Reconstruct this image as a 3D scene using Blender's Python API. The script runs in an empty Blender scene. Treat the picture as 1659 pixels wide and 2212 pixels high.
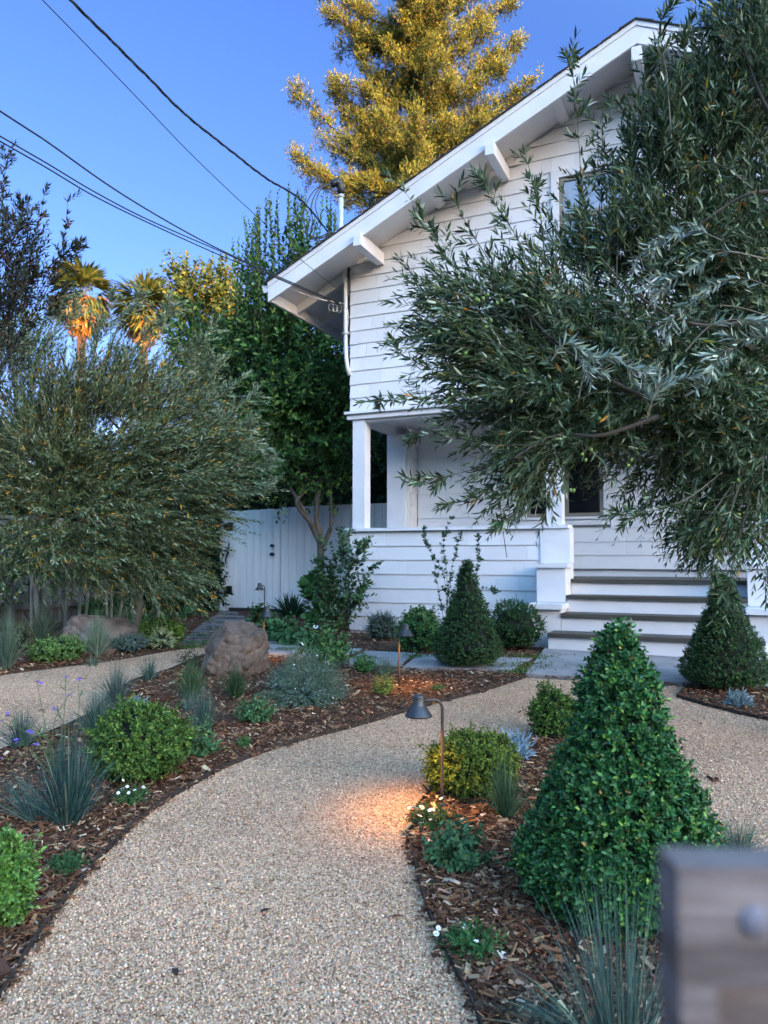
import bpy, math, random
import numpy as np
from mathutils import Vector, noise as mnoise
R = math.radians
rng = np.random.default_rng(7)
random.seed(7)
sc = bpy.context.scene
COL = sc.collection

# ------------------------------------------------------------------ camera
PITCH = 3.48
cam_d = bpy.data.cameras.new("camera"); cam = bpy.data.objects.new("camera", cam_d); COL.objects.link(cam)
cam.location = (0, 0, 0); cam.rotation_euler = (R(90 + PITCH), 0, 0)
cam_d.sensor_fit = 'VERTICAL'; cam_d.sensor_height = 36; cam_d.lens = 36 * 1661 / 2212
cam_d.clip_start = 0.02; cam_d.clip_end = 2000
cam_d.dof.use_dof = True; cam_d.dof.focus_distance = 4.6; cam_d.dof.aperture_fstop = 5.2
sc.camera = cam
sc.render.resolution_x = 768; sc.render.resolution_y = 1024

# ------------------------------------------------------------------ light
SUN_EL, SUN_AZ = R(8), R(142)            # azimuth from +Y (view direction) clockwise: behind, to the right
sun_dir = Vector((math.sin(SUN_AZ) * math.cos(SUN_EL), math.cos(SUN_AZ) * math.cos(SUN_EL), math.sin(SUN_EL)))
sd = bpy.data.lights.new("sun", 'SUN'); sd.energy = 3.9; sd.angle = R(0.5); sd.color = (1.0, 0.62, 0.24)
so = bpy.data.objects.new("sun", sd); COL.objects.link(so)
so.rotation_euler = sun_dir.to_track_quat('Z', 'Y').to_euler()
w = bpy.data.worlds.new("World"); sc.world = w; w.use_nodes = True
nt = w.node_tree; nt.nodes.clear()
out = nt.nodes.new("ShaderNodeOutputWorld"); bg = nt.nodes.new("ShaderNodeBackground")
sky = nt.nodes.new("ShaderNodeTexSky"); sky.sky_type = 'NISHITA'; sky.sun_disc = False
sky.sun_elevation = SUN_EL; sky.sun_rotation = SUN_AZ; sky.air_density = 1.0; sky.dust_density = 0.6; sky.ozone_density = 2.0
hs = nt.nodes.new("ShaderNodeHueSaturation"); hs.inputs['Saturation'].default_value = SKYSAT = 1.2
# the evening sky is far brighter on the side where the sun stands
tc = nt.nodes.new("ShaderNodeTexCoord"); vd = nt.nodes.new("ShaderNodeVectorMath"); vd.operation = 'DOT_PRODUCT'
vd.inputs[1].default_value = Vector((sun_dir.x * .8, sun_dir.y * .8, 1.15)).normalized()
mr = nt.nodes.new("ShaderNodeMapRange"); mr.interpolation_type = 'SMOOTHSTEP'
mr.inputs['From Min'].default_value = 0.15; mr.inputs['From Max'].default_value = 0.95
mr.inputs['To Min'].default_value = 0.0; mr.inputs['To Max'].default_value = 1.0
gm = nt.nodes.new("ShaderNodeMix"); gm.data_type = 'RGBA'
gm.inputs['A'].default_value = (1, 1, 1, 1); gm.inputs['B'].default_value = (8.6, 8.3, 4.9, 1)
mm = nt.nodes.new("ShaderNodeMix"); mm.data_type = 'RGBA'; mm.blend_type = 'MULTIPLY'; mm.inputs['Factor'].default_value = 1
L = nt.links.new
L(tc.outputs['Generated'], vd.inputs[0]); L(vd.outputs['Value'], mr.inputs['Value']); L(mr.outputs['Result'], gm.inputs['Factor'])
tn = nt.nodes.new("ShaderNodeMix"); tn.data_type = 'RGBA'; tn.blend_type = 'MULTIPLY'; tn.inputs['Factor'].default_value = 1; tn.inputs['B'].default_value = (.82, .71, 1.10, 1)
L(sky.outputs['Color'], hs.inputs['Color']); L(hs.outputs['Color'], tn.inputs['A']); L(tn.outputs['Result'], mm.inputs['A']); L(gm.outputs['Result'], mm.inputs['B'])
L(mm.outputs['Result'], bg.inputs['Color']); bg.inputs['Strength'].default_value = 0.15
L(bg.outputs['Background'], out.inputs['Surface'])
sc.view_settings.view_transform = 'Standard'; sc.view_settings.look = 'None'
sc.view_settings.exposure = 1.55; sc.view_settings.gamma = 1.0
sc.cycles.max_bounces = 6; sc.cycles.transparent_max_bounces = 4

# ------------------------------------------------------------------ where a point of the photo's ground lies
F = 1661.0; TH = R(PITCH)
def ray(x, y):
    cx = (x - 829.5) / F; cy = (1106 - y) / F
    d = np.array([cx, math.cos(TH) - cy * math.sin(TH), math.sin(TH) + cy * math.cos(TH)])
    return d / d[1]
def gz(y):
    t = np.maximum(y, -2.0) - 7.8
    return -0.93 + 0.055 * 0.5 * (t - np.sqrt(t * t + 0.16))
def at(x, y):
    r = ray(x, y); d = 5.0
    for _ in range(60):
        d = 0.5 * d + 0.5 * float(gz(d)) / min(r[2], -1e-3)
    return np.array([r[0] * d, d, float(gz(d))])
def pt(x, y, d):
    return ray(x, y) * d
def px(d): return d / F                       # metres per unit at depth d

# ------------------------------------------------------------------ mesh builder
def norm(v): return v / np.maximum(np.linalg.norm(v, axis=-1, keepdims=True), 1e-9)
class MB:
    def __init__(s): s.v = []; s.c = []; s.f = {3: [], 4: []}; s.m = {3: [], 4: []}; s.n = 0
    def add(s, V, Fc, mat=0, tint=None):
        V = np.asarray(V, float).reshape(-1, 3); Fc = np.asarray(Fc, np.int64)
        s.v.append(V)
        if tint is None: tint = np.ones((len(V), 3))
        tint = np.asarray(tint, float)
        if tint.ndim == 1: tint = np.tile(tint, (len(V), 1))
        s.c.append(tint)
        s.f[Fc.shape[1]].append(Fc + s.n); s.m[Fc.shape[1]].append(np.full(len(Fc), mat)); s.n += len(V)
    def addn(s, V, faces, mat=0, tint=None):      # several face arrays on one vertex set
        V = np.asarray(V, float).reshape(-1, 3); s.v.append(V)
        if tint is None: tint = np.ones((len(V), 3))
        tint = np.asarray(tint, float)
        if tint.ndim == 1: tint = np.tile(tint, (len(V), 1))
        s.c.append(tint)
        for Fc in faces:
            Fc = np.asarray(Fc, np.int64); s.f[Fc.shape[1]].append(Fc + s.n); s.m[Fc.shape[1]].append(np.full(len(Fc), mat))
        s.n += len(V)
    def box(s, x0, x1, y0, y1, z0, z1, mat=0, tint=None):
        V = [(x, y, z) for z in (z0, z1) for y in (y0, y1) for x in (x0, x1)]
        s.add(V, [(0, 2, 3, 1), (4, 5, 7, 6), (0, 1, 5, 4), (2, 6, 7, 3), (0, 4, 6, 2), (1, 3, 7, 5)], mat, tint)
    def tube(s, P, r, sides=6, mat=0, tint=None, caps=True):
        P = np.asarray(P, float); n = len(P); r = np.broadcast_to(r, (n,))
        T = norm(np.gradient(P, axis=0)); ref = np.array([0.13, 0.21, 0.97]) if abs(T[0][2]) < .9 else np.array([1, 0.1, 0])
        A = norm(np.cross(T, ref)); B = np.cross(T, A)
        a = np.arange(sides) * 2 * math.pi / sides
        V = P[:, None] + r[:, None, None] * (np.cos(a)[None, :, None] * A[:, None] + np.sin(a)[None, :, None] * B[:, None])
        V = V.reshape(-1, 3); i = np.arange(n - 1)[:, None] * sides; j = np.arange(sides)[None]; k = (j + 1) % sides
        Q = np.stack([i + j, i + k, i + sides + k, i + sides + j], -1).reshape(-1, 4)
        fs = [Q]
        if caps:
            V = np.vstack([V, P[:1], P[-1:]]); c0 = n * sides
            j = np.arange(sides); k = (j + 1) % sides
            fs.append(np.stack([k, j, np.full(sides, c0)], -1)); b = (n - 1) * sides
            fs.append(np.stack([b + j, b + k, np.full(sides, c0 + 1)], -1))
        s.addn(V, fs, mat, tint)
    def lathe(s, prof, sides=20, mat=0, c=(0, 0, 0), tint=None):
        prof = np.array(prof, float); a = np.arange(sides) * 2 * math.pi / sides
        V = np.stack([prof[:, None, 0] * np.cos(a), prof[:, None, 0] * np.sin(a), np.repeat(prof[:, 1:2], sides, 1)], -1).reshape(-1, 3) + np.array(c)
        i = np.arange(len(prof) - 1)[:, None] * sides; j = np.arange(sides)[None]; k = (j + 1) % sides
        s.add(V, np.stack([i + j, i + k, i + sides + k, i + sides + j], -1).reshape(-1, 4), mat, tint)
    def build(s, name, mats, parent=None, smooth=False, loc=None):
        me = bpy.data.meshes.new(name); V = np.vstack(s.v); me.vertices.add(len(V)); me.vertices.foreach_set('co', V.astype(np.float32).ravel())
        lp = []; st = []; mi = []; off = 0
        for k in (3, 4):
            if s.f[k]:
                f = np.vstack(s.f[k]); lp.append(f.ravel()); st.append(off + np.arange(len(f)) * k); off += f.size; mi.append(np.concatenate(s.m[k]))
        lp = np.concatenate(lp); st = np.concatenate(st); mi = np.concatenate(mi)
        me.loops.add(len(lp)); me.loops.foreach_set('vertex_index', lp.astype(np.int32))
        me.polygons.add(len(st)); me.polygons.foreach_set('loop_start', st.astype(np.int32))
        me.polygons.foreach_set('material_index', mi.astype(np.int32))
        me.polygons.foreach_set('use_smooth', np.full(len(st), bool(smooth)))
        C = np.vstack(s.c); C = np.hstack([C, np.ones((len(C), 1))]).astype(np.float32)
        at_ = me.color_attributes.new('tint', 'FLOAT_COLOR', 'POINT'); at_.data.foreach_set('color', C.ravel())
        for m in (mats if isinstance(mats, (list, tuple)) else [mats]): me.materials.append(m)
        me.update(calc_edges=True); me.validate()
        o = bpy.data.objects.new(name, me); COL.objects.link(o)
        if parent: o.parent = parent
        if loc is not None: o.location = loc
        return o
def thing(name, label, cat, loc=(0, 0, 0), rz=0, group=None):
    o = bpy.data.objects.new(name, None); COL.objects.link(o); o.empty_display_size = .1
    o.location = tuple(float(q) for q in loc); o.rotation_euler = (0, 0, rz); tag(o, label, cat, group); return o
def tag(o, label=None, cat=None, group=None, kind=None):
    if label: o['label'] = label
    if cat: o['category'] = cat
    if group: o['group'] = group
    if kind: o['kind'] = kind
    return o

# ------------------------------------------------------------------ materials
def mat(name, color, rough=.6, metallic=0, spec=.5):
    m = bpy.data.materials.new(name); m.use_nodes = True; p = m.node_tree.nodes['Principled BSDF']
    p.inputs['Base Color'].default_value = (*color, 1); p.inputs['Roughness'].default_value = rough
    p.inputs['Metallic'].default_value = metallic; p.inputs['Specular IOR Level'].default_value = spec
    return m
def nodes(m): return m.node_tree.nodes, m.node_tree.links, m.node_tree.nodes['Principled BSDF']
def noisy(name, c1, c2, scale, rough=.7, bump=.3, bscale=None, detail=6, stretch=(1, 1, 1), dist=.01, spec=.3, lo=.35, hi=.65, nr=.5):
    m = mat(name, c1, rough, 0, spec); N, K, P = nodes(m)
    t = N.new('ShaderNodeTexCoord'); mp = N.new('ShaderNodeMapping'); mp.inputs['Scale'].default_value = stretch
    n1 = N.new('ShaderNodeTexNoise'); n1.inputs['Scale'].default_value = scale; n1.inputs['Detail'].default_value = detail; n1.inputs['Roughness'].default_value = nr
    r = N.new('ShaderNodeValToRGB'); r.color_ramp.elements[0].color = (*c1, 1); r.color_ramp.elements[1].color = (*c2, 1)
    r.color_ramp.elements[0].position = lo; r.color_ramp.elements[1].position = hi
    K.new(t.outputs['Object'], mp.inputs[0]); K.new(mp.outputs[0], n1.inputs['Vector']); K.new(n1.outputs['Fac'], r.inputs[0]); K.new(r.outputs[0], P.inputs['Base Color'])
    if bump:
        n2 = N.new('ShaderNodeTexNoise'); n2.inputs['Scale'].default_value = bscale or scale * 3; n2.inputs['Detail'].default_value = 8; n2.inputs['Roughness'].default_value = max(nr, .5)
        b = N.new('ShaderNodeBump'); b.inputs['Strength'].default_value = bump; b.inputs['Distance'].default_value = dist
        K.new(mp.outputs[0], n2.inputs['Vector']); K.new(n2.outputs['Fac'], b.inputs['Height']); K.new(b.outputs[0], P.inputs['Normal'])
    return m
def leafmat(name, rough=.45, transl=.25, spec=.4):
    m = bpy.data.materials.new(name); m.use_nodes = True; N, K, P = nodes(m)
    a = N.new('ShaderNodeAttribute'); a.attribute_name = 'tint'
    P.inputs['Roughness'].default_value = rough; P.inputs['Specular IOR Level'].default_value = spec
    K.new(a.outputs['Color'], P.inputs['Base Color'])
    if transl:
        t = N.new('ShaderNodeBsdfTranslucent'); x = N.new('ShaderNodeMixShader'); x.inputs[0].default_value = transl
        K.new(a.outputs['Color'], t.inputs['Color']); K.new(P.outputs[0], x.inputs[1]); K.new(t.outputs[0], x.inputs[2])
        K.new(x.outputs[0], N['Material Output'].inputs['Surface'])
    return m
M = {}
M['leaf'] = leafmat('leaf', .6, .16, .18)
M['waxy_leaf'] = leafmat('waxy_leaf', .42, .08, .3)
M['olive_leaf'] = leafmat('olive_leaf', .5, .08, .25)
M['bark'] = noisy('bark', (.10, .075, .055), (.24, .20, .16), 14, .9, .6, 40, stretch=(1, 1, .25))
M['dark_bark'] = noisy('dark_bark', (.045, .038, .03), (.13, .11, .09), 14, .9, .6, 40, stretch=(1, 1, .25))
M['pale_bark'] = noisy('pale_bark', (.17, .14, .10), (.36, .30, .23), 14, .9, .5, 40, stretch=(1, 1, .3))
M['red_bark'] = noisy('red_bark', (.10, .045, .03), (.22, .11, .07), 4, .95, .8, 10, stretch=(1, 1, .1), dist=.05)
M['tinted'] = leafmat('tinted_matte', .8, 0, .2)
M['white'] = noisy('white_paint', (.63, .635, .65), (.70, .70, .705), 3, .5, .08, 60, dist=.004, spec=.35)
M['shingle_white'] = leafmat('painted_shingle', .6, 0, .3)
N_, K_, P_ = nodes(M['shingle_white'])
_t = N_.new('ShaderNodeTexCoord'); _m = N_.new('ShaderNodeMapping'); _m.inputs['Scale'].default_value = (60, 60, 3)
_n = N_.new('ShaderNodeTexNoise'); _n.inputs['Scale'].default_value = 1.5; _b = N_.new('ShaderNodeBump'); _b.inputs['Strength'].default_value = .15; _b.inputs['Distance'].default_value = .002
K_.new(_t.outputs['Object'], _m.inputs[0]); K_.new(_m.outputs[0], _n.inputs['Vector']); K_.new(_n.outputs['Fac'], _b.inputs['Height']); K_.new(_b.outputs[0], P_.inputs['Normal'])
M['roof'] = noisy('asphalt_shingle', (.018, .018, .02), (.05, .048, .05), 30, .95, .5, 90)
M['tread'] = noisy('stained_tread', (.045, .041, .032), (.08, .073, .058), 6, .5, .15, 60, stretch=(.3, 6, 6))
M['sash'] = mat('taupe_sash', (.20, .18, .14), .5)
M['glass'] = mat('window_glass', (.008, .009, .012), .04, 0, .22)
M['blind_sky'] = mat('blind_sky_glass', (.26, .32, .42), .12, 0, .9)  # blind behind glass, blue sky reflection painted into the colour
M['lampmetal'] = noisy('dark_bronze', (.020, .018, .018), (.035, .03, .028), 30, .38, .05, 80, spec=.6)
M['stemmetal'] = noisy('brown_bronze', (.05, .032, .022), (.085, .055, .04), 30, .45, .05, 80, spec=.5)
M['black_iron'] = mat('black_iron', (.012, .012, .013), .45)
M['cable'] = mat('black_cable', (.012, .012, .014), .5)
M['galv'] = noisy('galvanised_steel', (.33, .35, .38), (.48, .50, .53), 20, .45, .05, 60, spec=.6)
M['conduit'] = mat('white_conduit', (.62, .62, .60), .45)
M['concrete'] = noisy('exposed_concrete', (.20, .19, .185), (.30, .285, .275), 5, .9, .5, 160, detail=10)
M['slate'] = noisy('dark_paver', (.10, .10, .105), (.19, .185, .18), 6, .85, .4, 90)
M['rust_edge'] = noisy('steel_edging', (.022, .016, .013), (.05, .034, .026), 20, .8, .2, 60)
M['brown_fence'] = noisy('weathered_brown_boards', (.10, .078, .06), (.24, .195, .155), 5, .9, .5, 25, stretch=(3, 3, .25))
M['white_fence'] = noisy('white_painted_boards', (.70, .72, .72), (.80, .80, .79), 3, .6, .2, 30, stretch=(4, 4, .3))
M['grey_wood'] = noisy('weathered_grey_wood', (.06, .043, .036), (.24, .195, .18), 26, .7, .4, 60, stretch=(.35, .35, 2.0), lo=.3, hi=.7)
M['dull_bolt'] = mat('dull_bolt', (.17, .16, .19), .7, 0)
# ------------------------------------------------------------------ foliage generators
def pick(pal, n, sig=.16):
    pal = [(p[0], np.array(p[1])) for p in pal]; wts = np.array([p[0] for p in pal], float); wts /= wts.sum()
    k = rng.choice(len(pal), n, p=wts); c = np.array([p[1] for p in pal])[k]
    return np.clip(c * np.exp(sig * rng.standard_normal((n, 1))) * np.exp(.05 * rng.standard_normal((n, 3))), .002, .9)
LANCE = [(.3, .85), (.65, .8)]
OVAL = [(.25, .8), (.6, 1.0)]
KITE = [(.45, 1.0)]
def leaves(mb, P, D, N, L, W, tint, mat=0, st=KITE, fold=.12, curl=.12):
    n = len(P); D = norm(D); N = norm(N - (N * D).sum(1, keepdims=True) * D); S = np.cross(D, N)
    L = np.broadcast_to(L, (n,))[:, None]; W = np.broadcast_to(W, (n,))[:, None]
    k = len(st); nv = 2 + 3 * k; V = np.empty((n, nv, 3)); V[:, 0] = P
    for i, (t, wd) in enumerate(st):
        c = P + D * L * t - N * (curl * t * t) * L; h = W * wd * .5
        V[:, 1 + 3 * i] = c - S * h + N * fold * W; V[:, 2 + 3 * i] = c; V[:, 3 + 3 * i] = c + S * h + N * fold * W
    V[:, -1] = P + D * L - N * curl * L
    b = (np.arange(n) * nv)[:, None]; l = 3 * (k - 1) + 1
    T = np.array([(0, 2, 1), (0, 3, 2), (l, l + 1, nv - 1), (l + 1, l + 2, nv - 1)])
    fs = [(b[:, :, None] + T[None]).reshape(-1, 3)]
    if k > 1:
        Q = np.array([q for i in range(k - 1) for q in ((1 + 3 * i, 2 + 3 * i, 5 + 3 * i, 4 + 3 * i), (2 + 3 * i, 3 + 3 * i, 6 + 3 * i, 5 + 3 * i))])
        fs.append((b[:, :, None] + Q[None]).reshape(-1, 4))
    mb.addn(V, fs, mat, np.repeat(tint, nv, 0))
def rndv(n): return norm(rng.standard_normal((n, 3)))
def shoots(mb, O, D, L, K, m, ll, lw, alpha, pal, st=KITE, stem_r=.002, stem_mat=None, stem_tint=(.1, .09, .05), t0=.08, spiral=False, smb=None, curl=.12, fold=.12, tipgrow=False, up=0., mat=0, sig=.16, bare=0.):
    """leafy twigs: origin O, direction D, length L, curvature K; m leaves on each"""
    n = len(O); L = np.broadcast_to(L, (n,)); D = norm(D); K = np.broadcast_to(K, (n, 3))
    t = np.linspace(t0, 1, m)[None] + rng.uniform(-.3, .3, (n, m)) / m; t = np.clip(t, 0, 1)
    if not spiral: t[:, 1::2] = t[:, 0::2][:, :t[:, 1::2].shape[1]]
    P = O[:, None] + D[:, None] * L[:, None, None] * t[..., None] + K[:, None] * (t ** 2)[..., None]
    T = norm(D[:, None] * L[:, None, None] + 2 * K[:, None] * t[..., None])
    A = norm(np.cross(T, np.repeat(rndv(n)[:, None], m, 1))); B = np.cross(T, A)
    j = np.arange(m)[None]
    ph = (j * 2.4 if spiral else (j // 2) * 1.57 + (j % 2) * math.pi) + rng.uniform(-.45, .45, (n, m))
    S = np.cos(ph)[..., None] * A + np.sin(ph)[..., None] * B
    al = R(1) * (alpha * (1.15 - .45 * t) + rng.normal(0, 9, (n, m)))
    dl = np.cos(al)[..., None] * T + np.sin(al)[..., None] * S; dl[..., 2] += up
    Nn = T * 1.0 - S * .3 + .35 * rng.standard_normal((n, m, 3))
    sz = rng.uniform(.7, 1.15, (n, m)) * (1 - .45 * np.clip((t - .8) / .2, 0, 1))
    keep = (rng.random((n, m)) > bare).ravel()
    leaves(mb, P.reshape(-1, 3)[keep], dl.reshape(-1, 3)[keep], Nn.reshape(-1, 3)[keep], (ll * sz).ravel()[keep], (lw * sz).ravel()[keep], pick(pal, int(keep.sum()), sig), mat, st, fold, curl)
    if stem_mat is not None:
        q = smb or mb; sg = 4; tt = np.linspace(0, 1, sg)
        C = O[:, None] + D[:, None] * L[:, None, None] * tt[None, :, None] + K[:, None] * (tt ** 2)[None, :, None]
        Tn = norm(D[:, None] * L[:, None, None] + 2 * K[:, None] * tt[None, :, None]); X = norm(np.cross(Tn, np.array([.3, .2, .9]))); Y = np.cross(Tn, X)
        rr = (np.broadcast_to(stem_r, (n,))[:, None] * (1 - .65 * tt)[None])[..., None]
        V = np.stack([C + rr * (math.cos(a) * X + math.sin(a) * Y) for a in (0, 2.09, 4.19)], 2).reshape(n, -1, 3)
        Q = np.array([(3 * i + a, 3 * i + (a + 1) % 3, 3 * i + 3 + (a + 1) % 3, 3 * i + 3 + a) for i in range(sg - 1) for a in range(3)])
        b = (np.arange(n) * sg * 3)[:, None, None]
        q.add(V, (b + Q[None]).reshape(-1, 4), stem_mat, np.array(stem_tint))
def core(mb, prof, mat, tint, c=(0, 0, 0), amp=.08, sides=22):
    """lumpy woody inside of a clipped shrub, its inner shade painted near-black"""
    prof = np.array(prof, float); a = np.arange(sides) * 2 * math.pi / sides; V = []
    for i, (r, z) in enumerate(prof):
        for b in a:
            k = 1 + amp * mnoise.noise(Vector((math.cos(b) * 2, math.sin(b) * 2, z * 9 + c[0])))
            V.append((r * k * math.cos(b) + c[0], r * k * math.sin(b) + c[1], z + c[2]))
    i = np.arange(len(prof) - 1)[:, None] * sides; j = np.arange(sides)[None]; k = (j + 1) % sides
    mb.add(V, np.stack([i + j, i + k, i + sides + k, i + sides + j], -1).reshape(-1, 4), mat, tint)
CORE_SHADE = (.012, .016, .009)  # shade between the leaves, put into the core colour

def shrub(name, label, cat, p, rx, h, leaf, pal, n, ml=8, profile='ball', sh=.05, wr=.5, mt='leaf', group=None, st=OVAL, alpha=48, flat=1., trunk=False, amp=.10, up=0., squash_back=1., extra=None, core_k=.8):
    """rounded or conical clipped shrub; p = ground point at its centre"""
    t = thing(name, label, cat, p, 0, group)
    mb = MB(); sb = MB()
    zb = h * (.06 if not trunk else .055)
    if profile == 'ball':
        z = rng.uniform(-.75, 1, n); ph = rng.uniform(0, 2 * math.pi, n); r = np.sqrt(1 - z * z)
        cz = zb + (h - zb) * .43; rz = h - cz
        Nn = np.stack([r * np.cos(ph), r * np.sin(ph), z], 1)
        O = np.stack([Nn[:, 0] * rx, Nn[:, 1] * rx * squash_back, np.where(z > 0, z * rz, z * (cz - zb) * 1.15) + cz], 1)
        prof = [(0.02, zb * .3), (rx * core_k * .8, zb + .03 * h), (rx * core_k, cz), (rx * core_k * .8, cz + rz * .5), (rx * core_k * .45, cz + rz * .75), (.005, cz + rz * .84)]
    else:
        q = np.where(rng.random(n) < .025, rng.uniform(.97, 1, n), rng.random(n)); zz = 1 - np.sqrt(1 - q * .995); ph = rng.uniform(0, 2 * math.pi, n)     # more near the foot
        zz = np.clip(zz, 0, 1)
        def rad(u): return rx * np.where(u < .12, .80 + .2 * np.sin(np.clip(u / .12, 0, 1) * math.pi / 2), np.power(np.clip(1 - (u - .12) / .9, 0, 1), 1.08)) + .004
        r = rad(zz)
        O = np.stack([r * np.cos(ph), r * np.sin(ph), zb + zz * (h - zb)], 1)
        Nn = norm(np.stack([np.cos(ph), np.sin(ph), np.full(n, .45 * rx * 2 / h + .25)], 1))
        prof = [(.02, zb)] + [(float(rad(np.array(u))) * core_k, zb + u * (h - zb) * .96) for u in (.02, .12, .3, .5, .7, .85)] + [(.004, h * .93)]
    k = np.array([mnoise.noise(Vector(o * (3.2 / rx) * .45 + rx * 31)) for o in O])
    O = O * (1 + amp * k)[:, None] - Nn * (sh * .7) + Nn * rng.normal(0, .18 * sh, (n, 1))
    D = norm(Nn + wr * rng.standard_normal((n, 3)) + np.array([0, 0, .35]))
    shoots(mb, O, D, sh * rng.uniform(.7, 1.4, n), 0, ml, leaf, leaf * .5, alpha, pal, st=st, stem_mat=1, stem_r=.0012, stem_tint=(.06, .07, .03), t0=.25, up=up)
    k2 = rng.integers(0, n, max(n // (28 if profile == 'ball' else 70), 8)); shoots(mb, O[k2], norm(Nn[k2] + .35 * rndv(len(k2)) + np.array([0, 0, .4])), sh * (rng.uniform(1.8, 2.6, len(k2)) if profile == 'ball' else rng.uniform(1.3, 1.9, len(k2))), 0, ml + 3, leaf * .95, leaf * .45, alpha * .8, pal, st=st, stem_mat=1, stem_r=.0013, stem_tint=(.08, .09, .04), t0=.3)
    core(sb, prof, 0, CORE_SHADE)
    if trunk:
        for _ in range(4):
            a = rng.uniform(0, 6.28); sb.tube([(.01 * math.cos(a), .01 * math.sin(a), -.02), (.05 * math.cos(a), .05 * math.sin(a), zb * 1.5), (rx * .4 * math.cos(a), rx * .4 * math.sin(a), h * .3)], [.009, .007, .005], 5, 0, (.12, .09, .06))
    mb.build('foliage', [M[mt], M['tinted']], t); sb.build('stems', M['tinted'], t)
    return t

def grass(name, label, p, h, spread, n, pal, wd=.0022, cat='grass', lean=(0, 0), base=.04, group=None, seed_heads=0, stiff=.5, droop=.5):
    mb = MB(); a = rng.uniform(0, 2 * math.pi, n); rr = base * np.sqrt(rng.random(n))
    O = np.stack([rr * np.cos(a), rr * np.sin(a), np.full(n, -.01)], 1)
    a2 = a + rng.normal(0, .6, n); out_ = np.abs(rng.normal(0, .62, n)).clip(0, 1.5) * spread; droop = droop * rng.uniform(.5, 1.6, n)
    Hh = h * rng.uniform(.55, 1.05, n) * (1 - .25 * (out_ / max(spread, 1e-3)).clip(0, 1))
    D = np.stack([np.cos(a2) * out_ * stiff + lean[0], np.sin(a2) * out_ * stiff + lean[1], Hh * (1 + droop * .35)], 1)
    K = np.stack([np.cos(a2) * out_ * (1 - stiff), np.sin(a2) * out_ * (1 - stiff), -Hh * droop * .45 * (.4 + out_ / max(spread, 1e-3))], 1)
    S = norm(np.cross(D, rndv(n))); sg = 6; tt = np.linspace(0, 1, sg)
    C = O[:, None] + D[:, None] * tt[None, :, None] + K[:, None] * (tt ** 2)[None, :, None]
    wv = wd * rng.uniform(.7, 1.3, (n, 1)) * (1 - tt ** 1.7 * .93)[None]
    V = np.stack([C - S[:, None] * wv[..., None], C + S[:, None] * wv[..., None]], 2).reshape(n, -1, 3)
    Q = np.array([(2 * i, 2 * i + 1, 2 * i + 3, 2 * i + 2) for i in range(sg - 1)])
    mb.add(V, ((np.arange(n) * sg * 2)[:, None, None] + Q[None]).reshape(-1, 4), 0, np.repeat(pick(pal, n, .22), sg * 2, 0))
    o = mb.build(name, M['leaf'], None, loc=tuple(p)); tag(o, label, cat, group); return o

def mound(name, label, cat, p, r, h, n, ll, lw, pal, m=12, st=OVAL, alpha=58, group=None, mt='leaf', spread=.85, stem_tint=(.12, .14, .05), droop=.1, spiral=False, curl=.15, bare=0., sr=.0016, flowers=None, lowstart=.0, up=0.):
    """loose plant: leafy stems fanning out of one foot"""
    t = thing(name, label, cat, p, 0, group); mb = MB()
    a = rng.uniform(0, 2 * math.pi, n); el = np.sqrt(rng.random(n)) * spread
    D = np.stack([np.cos(a) * np.sin(el * 1.5) * r, np.sin(a) * np.sin(el * 1.5) * r, np.cos(el * 1.45) * h], 1)
    Ln = np.linalg.norm(D, axis=1) * rng.uniform(.6, 1.05, n)
    O = np.stack([np.cos(a) * r * .15 * rng.random(n), np.sin(a) * r * .15 * rng.random(n), np.full(n, .0)], 1)
    K = np.zeros((n, 3)); K[:, 2] = -droop * h * np.sin(el * 1.5)
    shoots(mb, O, D, Ln, K, m, ll, lw, alpha, pal, st=st, stem_mat=1, stem_r=sr, stem_tint=stem_tint, t0=.12 + lowstart, spiral=spiral, curl=curl, bare=bare, up=up)
    mb.build('foliage', [M[mt], M['tinted']], t)
    if flowers:
        kind, cnt, fs = flowers; idx = rng.choice(n, cnt, replace=cnt > n)
        tip = O[idx] + norm(D[idx]) * Ln[idx][:, None] + K[idx] + np.array([0, 0, .01])
        fm = flower_mesh(kind, fs)
        for q in tip:
            o = bpy.data.objects.new('flower', fm); COL.objects.link(o); o.parent = t; o.location = tuple(q)
            o.rotation_euler = (rng.uniform(-.6, .9), rng.uniform(-.6, .6), rng.uniform(0, 6)); s = rng.uniform(.7, 1.15); o.scale = (s, s, s)
    return t
_fm = {}
def flower_mesh(kind, s):
    if (kind, s) in _fm: return _fm[(kind, s)]
    mb = MB()
    cols = {'daisy': ((.80, .76, .74), (.60, .42, .05), 16, .28), 'white': ((.82, .82, .80), (.6, .6, .3), 5, .8), 'purple': ((.20, .10, .55), (.15, .08, .4), 7, .5), 'tiny': ((.78, .78, .82), (.6, .6, .5), 5, .6)}[kind]
    n = cols[2]; a = np.arange(n) * 2 * math.pi / n
    D = np.stack([np.cos(a), np.sin(a), np.full(n, .25)], 1)
    leaves(mb, D * s * .12, D, np.tile([0, 0, 1.], (n, 1)), s * .5, s * cols[3], np.tile(cols[0], (n, 1)), 0, KITE, .05, .1)
    mb.lathe([(0.001, s * .1), (s * .14, s * .08), (s * .16, 0), (.001, -s * .03)], 8, 0, tint=cols[1])
    if kind != 'white': mb.tube([(0, 0, 0), (0, 0, -s * 1.2)], s * .05, 4, 0, (.10, .14, .05))
    o = mb.build('flower_source', M['tinted']); me = o.data; bpy.data.objects.remove(o); _fm[(kind, s)] = me; return me

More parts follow.
